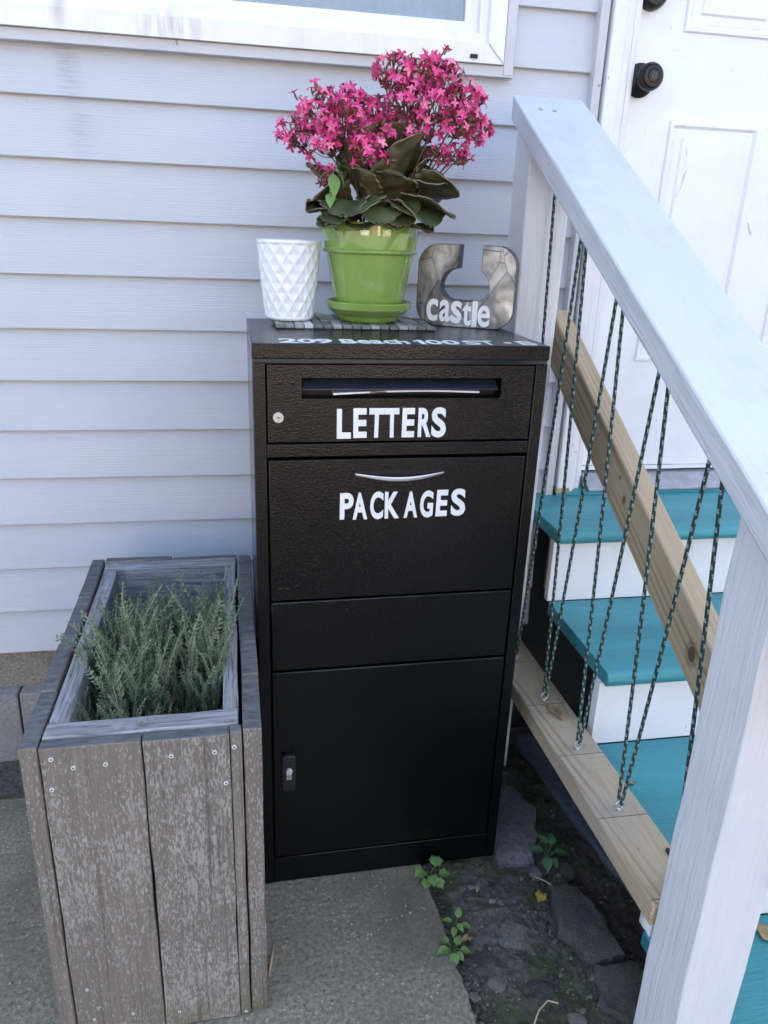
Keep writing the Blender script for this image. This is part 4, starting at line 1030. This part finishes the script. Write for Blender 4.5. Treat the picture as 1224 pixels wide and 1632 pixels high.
soil = obj('soil', hfield(.0555, .2695, .0525, .573, 26, 50, lambda x, y: .452 + .012 * NZ.noise(Vector((x * 20, y * 20, 0))) + .006 * NZ.noise(Vector((x * 60, y * 60, 0)))), MT['soil'], pl, world=False, smooth=True); soil['kind'] = 'stuff'
obj('bottom', MB().box(.026, .297, .017, .608, .30, .329), MT['dark'], pl, world=False)
SCR = [(.042, .545), (.069, .528), (.111, .529), (.038, .495), (.199, .533), (.258, .533), (.2855, .539), (.272, .478), (.048, .111), (.053, .045), (.044, .030), (.112, .045), (.183, .034), (.2885, .012)]
scm = MB().lathe([(.0038, -.0006), (.0038, .0007), (.0028, .0012), (.0017, .0010)], 16).lathe([(.0017, .0010), (.0012, .0001), (0, .0001)], 16, 1)
R_ = Matrix.Rotation(PI / 2, 4, 'X'); scm.v = [tuple(R_ @ Vector(p)) for p in scm.v]
scme = scm.mesh('screw', [MT['screw'], MT['patchside']])
for i, (u, z) in enumerate(SCR):
    s_ = .86 if i < 8 else .65
    link('screw', scme, pl, (u, -.0050, z), (rnd.uniform(-.1, .1), 0, rnd.uniform(-.2, .2)), (s_, 1, s_))

# herb bush
herb = thing('herb_bush', 'bushy grey-green thyme-like herb growing in the wooden planter', 'plant', (-.5255, -.782, .45), math.radians(.78))
def sprig_mesh(seed, H=.17):
    r = random.Random(seed); mb = MB(); n = 10
    bx, by = r.uniform(-.05, .05), r.uniform(-.05, .05)
    P = [Vector((bx * (i / n) ** 2 + .003 * math.sin(i + seed), by * (i / n) ** 2 + .003 * math.cos(i * .8 + seed), H * i / n)) for i in range(n + 1)]
    mb.tube(P, [.0013 - .0008 * i / n for i in range(n + 1)], 4, cap=False, mi=1)
    def leaves_on(pts, lo, dens, L):
        for i in range(int(len(pts) * dens)):
            t = lo + (1 - lo) * i / (len(pts) * dens); q_ = t * (len(pts) - 1); k = min(int(q_), len(pts) - 2)
            p = pts[k].lerp(pts[k + 1], q_ - k); ax = (pts[k + 1] - pts[k]).normalized()
            a0 = i * 1.57 + r.uniform(-.3, .3)
            for s_ in (0, PI):
                l = L * (1 - .45 * t) * r.uniform(.7, 1.25); o = ax.orthogonal().normalized()
                rd = (Matrix.Rotation(a0 + s_, 3, ax) @ o); d = (rd * .8 + ax * r.uniform(.45, .95)).normalized(); sd_ = ax.cross(rd).normalized() * l * .19
                a = p; b = p + d * l * .55
                o_ = len(mb.v); mb.v += [tuple(a), tuple(b + sd_), tuple(p + d * l), tuple(b - sd_)]
                mb.f.append((o_, o_ + 1, o_ + 2, o_ + 3)); mb.mi.append(0)
    leaves_on(P, .12, 3.4, .0125)
    for k in range(r.randint(3, 6)):
        i = r.randint(1, 6); a = r.uniform(0, 6.28); l = r.uniform(.03, .065)
        b = [P[i] + Vector((math.cos(a) * l * .55 * t, math.sin(a) * l * .55 * t, l * t * (.6 + .4 * t))) for t in (0, .25, .5, .75, 1)]
        mb.tube(b, [.0007, .0006, .0005, .0004, .0003], 4, cap=False, mi=1); leaves_on(b, .08, 3.8, .0098)
    return mb.mesh('sprig', [MT['sprig'], MT['sprigstem']])
SPM = [sprig_mesh(100 + i) for i in range(9)]
ns = 0
while ns < 235:
    u, v = rnd.uniform(.062, .268), rnd.uniform(.060, .435)
    # bare soil at the near right corner and by the back right
    if u > .17 and v < .15 and rnd.random() < .93: continue
    if u < .11 and v < .09 and rnd.random() < .6: continue
    if .185 < u < .215 and v > .24 and rnd.random() < .85: continue
    hgt = .86 + .40 * NZ.noise(Vector((u * 12, v * 9, 2))) + rnd.uniform(-.22, .25)
    if v < .14: hgt *= .62
    if v > .33: hgt *= .85
    lean = (u - .175) * 1.7 + rnd.uniform(-.15, .15); leany = (v - .27) * .7 + rnd.uniform(-.18, .15)
    lean = min(lean, .05 if u < .22 else -.04)
    if u < .10 and .12 < v < .42: lean -= .20
    o = link('sprig', rnd.choice(SPM), herb, (u, v, .002), (-leany * .7, lean, rnd.uniform(0, 6.28)), (hgt, hgt, hgt * 1.08)); ns += 1

# ------------------------------------------------------------------ stones, gravel, weeds, leaves
def stone(name, loc, size, seed, mat, label, flat=.5, group=None, rot=0):
    r = random.Random(seed); bm = bmesh.new()
    for k in range(26):
        v = Vector((r.gauss(0, 1), r.gauss(0, 1), r.gauss(0, 1))).normalized() * r.uniform(.82, 1.08); v.z = max(-.8, min(.55 + r.uniform(-.1, .1), v.z)); bm.verts.new(v)
    bmesh.ops.convex_hull(bm, input=bm.verts)
    bmesh.ops.delete(bm, geom=[v for v in bm.verts if not v.link_faces], context='VERTS')
    bmesh.ops.bevel(bm, geom=bm.edges[:], offset=.07, segments=1, affect='EDGES')
    bmesh.ops.triangulate(bm, faces=bm.faces[:])
    bmesh.ops.subdivide_edges(bm, edges=bm.edges[:], cuts=2, use_grid_fill=True)
    for v in bm.verts: v.co += v.co.normalized() * (.06 * NZ.noise(v.co * 4 + Vector((seed, 0, 0))) + .03 * NZ.noise(v.co * 11 + Vector((0, seed, 0))))
    me = bpy.data.meshes.new(name); bm.to_mesh(me); bm.free(); me.materials.append(mat)
    me.polygons.foreach_set('use_smooth', [True] * len(me.polygons)); me.set_sharp_from_angle(angle=math.radians(30))
    o = link(name, me, None, loc, (0, 0, rot), (size[0], size[1], size[0] * flat))
    return tag(o, label, 'stone', 'stones bedded in the dirt strip')
def slab_stone(poly, z0, z1, seed, mat, label):
    r = random.Random(seed); pts = []
    for a, b in zip(poly, poly[1:] + poly[:1]):
        for i in range(5): t = i / 5; pts.append((a[0] + (b[0] - a[0]) * t + r.uniform(-.004, .004), a[1] + (b[1] - a[1]) * t + r.uniform(-.004, .004)))
    cx_ = sum(p[0] for p in pts) / len(pts); cy_ = sum(p[1] for p in pts) / len(pts); mb = MB(); K = 7; n = len(pts)
    for k in range(K + 1):
        t = 1 - k / K * .97
        for (x, y) in pts:
            X_, Y_ = cx_ + (x - cx_) * t, cy_ + (y - cy_) * t
            z = z1 + .006 * NZ.noise(Vector((X_ * 22, Y_ * 22, seed))) + .003 * NZ.noise(Vector((X_ * 70, Y_ * 70, seed))) - (.005 * r.random() + .003 if k == 0 else 0)
            mb.v.append((X_, Y_, z))
    mb.v += [(x + (x - cx_) * .02, y + (y - cy_) * .02, z0) for x, y in pts]
    for k in range(K):
        for i in range(n): mb.f.append((k * n + i, k * n + (i + 1) % n, (k + 1) * n + (i + 1) % n, (k + 1) * n + i)); mb.mi.append(0)
    mb.f.append(tuple(K * n + i for i in range(n))); mb.mi.append(0)
    for i in range(n): mb.f.append((i, (K + 1) * n + i, (K + 1) * n + (i + 1) % n, (i + 1) % n)); mb.mi.append(0)
    o = obj('paving_stone', mb, mat, smooth=35)
    return tag(o, label, 'stone', 'flat broken stones by the stairs')
slab_stone([(.372, -.592), (.425, -.60), (.445, -.66), (.452, -.765), (.385, -.770), (.350, -.700)], -.05, .004, 1, MT['rock'], 'flat broken grey paving stone beside the dark soil under the stairs')
slab_stone([(.384, -.776), (.470, -.776), (.480, -.90), (.42, -.90), (.360, -.86)], -.05, -.003, 2, MT['rock'], 'flat grey paving stone next to the foot of the newel post')
slab_stone([(.285, -.30), (.395, -.29), (.425, -.37), (.400, -.455), (.365, -.520), (.290, -.525)], -.05, -.004, 5, MT['patchcon'], 'smooth purple-grey concrete lump right of the black box')
stone('stone', (.215, -.575, -.026), (.080, .055), 3, MT['rock'], 'broad dark grey rock set in the dirt in front of the black box', .35)
stone('stone', (.262, -.686, -.019), (.040, .036), 5, MT['palerock'], 'round pebbly brownish stone half buried in mossy dirt', .55)
stone('stone', (.200, -.782, -.014), (.021, .020), 9, MT['palerock'], 'small white knobbly stone in the moss', .8)
stone('stone', (.190, -.715, -.024), (.034, .030), 12, MT['rock'], 'mid grey stone beside the leafy weeds at the slab edge', .4)
stone('stone', (.262, -.792, -.028), (.050, .040), 15, MT['rock'], 'mossy dark rock near the bottom edge of the dirt', .4)
stone('stone', (.152, -.800, -.008), (.011, .012), 17, MT['palerock'], 'light grey pebble at the concrete slab edge near the front', .8)
stone('stone', (.312, -.871, -.004), (.022, .012), 19, MT['palerock'], 'pale wedge-shaped stone chip lowest in the dirt', .6, rot=-.5)
stone('stone', (.358, -.555, -.008), (.016, .020), 23, MT['patchcon'], 'small reddish-grey stone beside the dark leafy weed', .8)
stone('stone', (.425, -.562, -.008), (.018, .022), 24, MT['rock'], 'small grey stone right of the dark leafy weed', .8)
peb = MB(); rp = random.Random(5)
ic = bmesh.new(); bmesh.ops.create_icosphere(ic, subdivisions=1, radius=1); IV = [v.co.copy() for v in ic.verts]; IF = [tuple(v.index for v in f.verts) for f in ic.faces]; ic.free()
for k in range(2600):
    t = rp.random()
    if t < .45: y = rp.uniform(-1.1, -.50); x = .128 + max(0, (-.5 - y)) * .04 + abs(rp.gauss(0, .018))
    elif t < .75: x = rp.uniform(.30, .42); y = rp.uniform(-.95, -.36)
    else: x = rp.uniform(.13, .48); y = rp.uniform(-1.1, -.45)
    s_ = rp.uniform(.0010, .0040) * (2.1 if rp.random() < .06 else 1)
    z = dirt_z(x, y); R3 = Euler((rp.random() * 6, rp.random() * 6, rp.random() * 6)).to_matrix(); sx, sy = rp.uniform(.6, 1.1), rp.uniform(.6, 1.2)
    peb.add([R3 @ Vector((v.x * sx, v.y * sy, v.z * .7)) * s_ + Vector((x, y, z + s_ * .3)) for v in IV], IF, 0 if rp.random() < .85 else 1)
for k in range(170):
    x, y = rp.uniform(.14, .44), rp.uniform(-1.0, -.42); s_ = rp.uniform(.004, .010); z = dirt_z(x, y)
    R3 = Euler((rp.uniform(-.4, .4), rp.uniform(-.4, .4), rp.random() * 6)).to_matrix(); sx, sy = rp.uniform(.7, 1.4), rp.uniform(.6, 1.1)
    peb.add([R3 @ Vector((max(-.75, min(.75, v.x + rp.uniform(-.2, .2))) * sx, max(-.75, min(.75, v.y + rp.uniform(-.2, .2))) * sy, v.z * .5)) * s_ + Vector((x, y, z + s_ * .05)) for v in IV], IF, 0 if rp.random() < .75 else 1)
tag(obj('gravel', peb, [MT['rock'], MT['palerock']], fix=False), kind='stuff')

def weed(name, loc, label, mat, leaves, stem_h=.03, L=.028, W=.018, lobes=0, seed=0):
    r = random.Random(seed); t = thing(name, label, 'weed', loc, 0, 'weeds growing out of the ground')
    me = leaf_mesh('leaf', mat, L, W, .25, lobes=lobes)
    for (dx, dy, dz, yaw, pitch, s_) in leaves:
        p = Vector((dx, dy, dz)); st_ = MB().tube([(0, 0, -.006), p * .5 + Vector((0, 0, .005)), p], .0008, 5, cap=False)
        obj('stem', st_, mat, t, world=False, smooth=True, fix=False)
        link('leaf', me, t, p, (math.radians(pitch), 0, math.radians(yaw)), (s_, s_, s_))
    return t
weed('weed', (.132, -.540, -.004), 'bright green lobed weed growing at the foot of the black box', MT['weed'],
     [(-.012, -.012, .030, 115, 10, 1.0), (.010, -.006, .034, -30, 20, 1.0), (.002, -.014, .020, 180, 0, .9), (.018, -.012, .018, -90, 5, .9), (-.006, -.016, .014, 150, -10, .8), (.010, -.018, .014, -150, -10, .9), (-.018, -.010, .026, 60, 15, .8), (.014, .0, .030, 10, 25, .9)], L=.026, W=.026, lobes=2)
weed('weed', (.156, -.655, -.012), 'small pale green weed in the crack beside the concrete slab, upper one', MT['weed'],
     [(.004, -.004, .026, -20, 30, .9), (-.008, -.006, .022, 70, 10, .8), (.010, -.010, .016, -110, -5, .9), (-.004, -.012, .014, 160, -5, .8), (.002, -.010, .02, 200, 0, .8)], L=.024, W=.015)
weed('weed', (.138, -.706, -.010), 'low bright weed at the slab edge, nearest the camera', MT['weed'],
     [(-.010, -.008, .016, 100, 0, 1.0), (.006, -.006, .020, -30, 15, .9), (.012, -.010, .012, -100, -5, .9), (-.002, -.014, .012, 175, -5, 1.0), (-.008, .002, .018, 40, 10, .8), (.004, -.012, .010, -150, 0, .8)], L=.024, W=.018)
weed('weed', (.395, -.520, -.018), 'dark green oval-leaved weed beside the flat paving stone', MT['darkweed'],
     [(-.010, -.004, .034, 80, 10, 1.1), (.008, .002, .040, -20, 25, 1.0), (.012, -.008, .030, -95, 0, 1.1), (-.006, -.012, .026, 165, -10, 1.1), (.004, -.014, .022, -160, -10, .8), (-.002, .004, .044, 30, 30, .8)], L=.030, W=.020)
def dead_leaf(loc, rot, L, W, mat, label, seed, curl=.8):
    r = random.Random(seed); mb = MB(); vs = []; n, m_ = 10, 6
    for i in range(n + 1):
        t = i / n; w = W * .5 * math.sin(PI * (t * .94 + .03)) * (1 + .25 * math.sin(t * 15 + seed))
        for j in range(m_ + 1):
            s_ = -1 + 2 * j / m_; vs.append((L * (t - .5), s_ * w, abs(s_) ** 2 * w * curl + .003 * math.sin(t * 8 + seed) + .0025))
    mb.add(vs, [(i * (m_ + 1) + j, i * (m_ + 1) + j + 1, (i + 1) * (m_ + 1) + j + 1, (i + 1) * (m_ + 1) + j) for i in range(n) for j in range(m_)])
    o = obj('dead_leaf', mb, mat, smooth=True, fix=False); o.location = loc; o.rotation_euler = rot
    so = o.modifiers.new('solid', 'SOLIDIFY'); so.thickness = .0006
    return tag(o, label, 'leaf', 'dry fallen leaves')
dead_leaf((.396, -.470, ZB(-.470) - .001), (.0, .0, math.radians(-75)), .060, .022, MT['tan_leaf'], 'curled tan dry leaf lying on the bottom rail of the railing', 2)
dead_leaf((.482, -.640, LZ - 2 * RISE), (0, 0, .2), .028, .009, MT['tan_leaf'], 'tiny brown dry leaf on the teal tread behind the rope', 5, .3)
dead_leaf((.668, -.842, LZ - 3 * RISE), (0, 0, -1.0), .060, .034, MT['tan_leaf'], 'brown dry leaf on the lowest teal tread beside the newel post', 7, .4)
dead_leaf((.345, -.615, -.012), (.15, .1, .9), .034, .022, MT['yellow_leaf'], 'crumpled yellow leaf on the dirt left of the paving stone', 9)
dead_leaf((.170, -.690, -.008), (.1, .1, .2), .024, .013, MT['tan_leaf'], 'small orange-brown dry leaf beside the slab-edge weeds', 11)
dead_leaf((.215, -.600, .012), (.1, .1, 1.2), .014, .010, MT['tan_leaf'], 'tiny round brown leaf scrap on the dark rock', 12)
o = obj('straw', MB().tube([(-.198, -.720, .002), (-.192, -.690, .004), (-.186, -.655, .002)], [.0012, .0026, .0005], 5), MT['straw']); tag(o, 'pale splinter of straw on the concrete beside the planter', 'straw')
o = obj('twig', MB().tube([(.235, -.868, -.004), (.25, -.850, .004), (.272, -.835, .004), (.290, -.838, -.002)], .0013, 6), MT['straw']); tag(o, 'thin pale curved twig lying on the dirt at the front', 'twig')
o = obj('dry_stalk', MB().tube([(.352, -.570, -.004), (.364, -.590, .004), (.378, -.606, .002)], .0010, 6), MT['straw']); tag(o, 'short dry grey stalk beside the yellow leaf', 'twig')
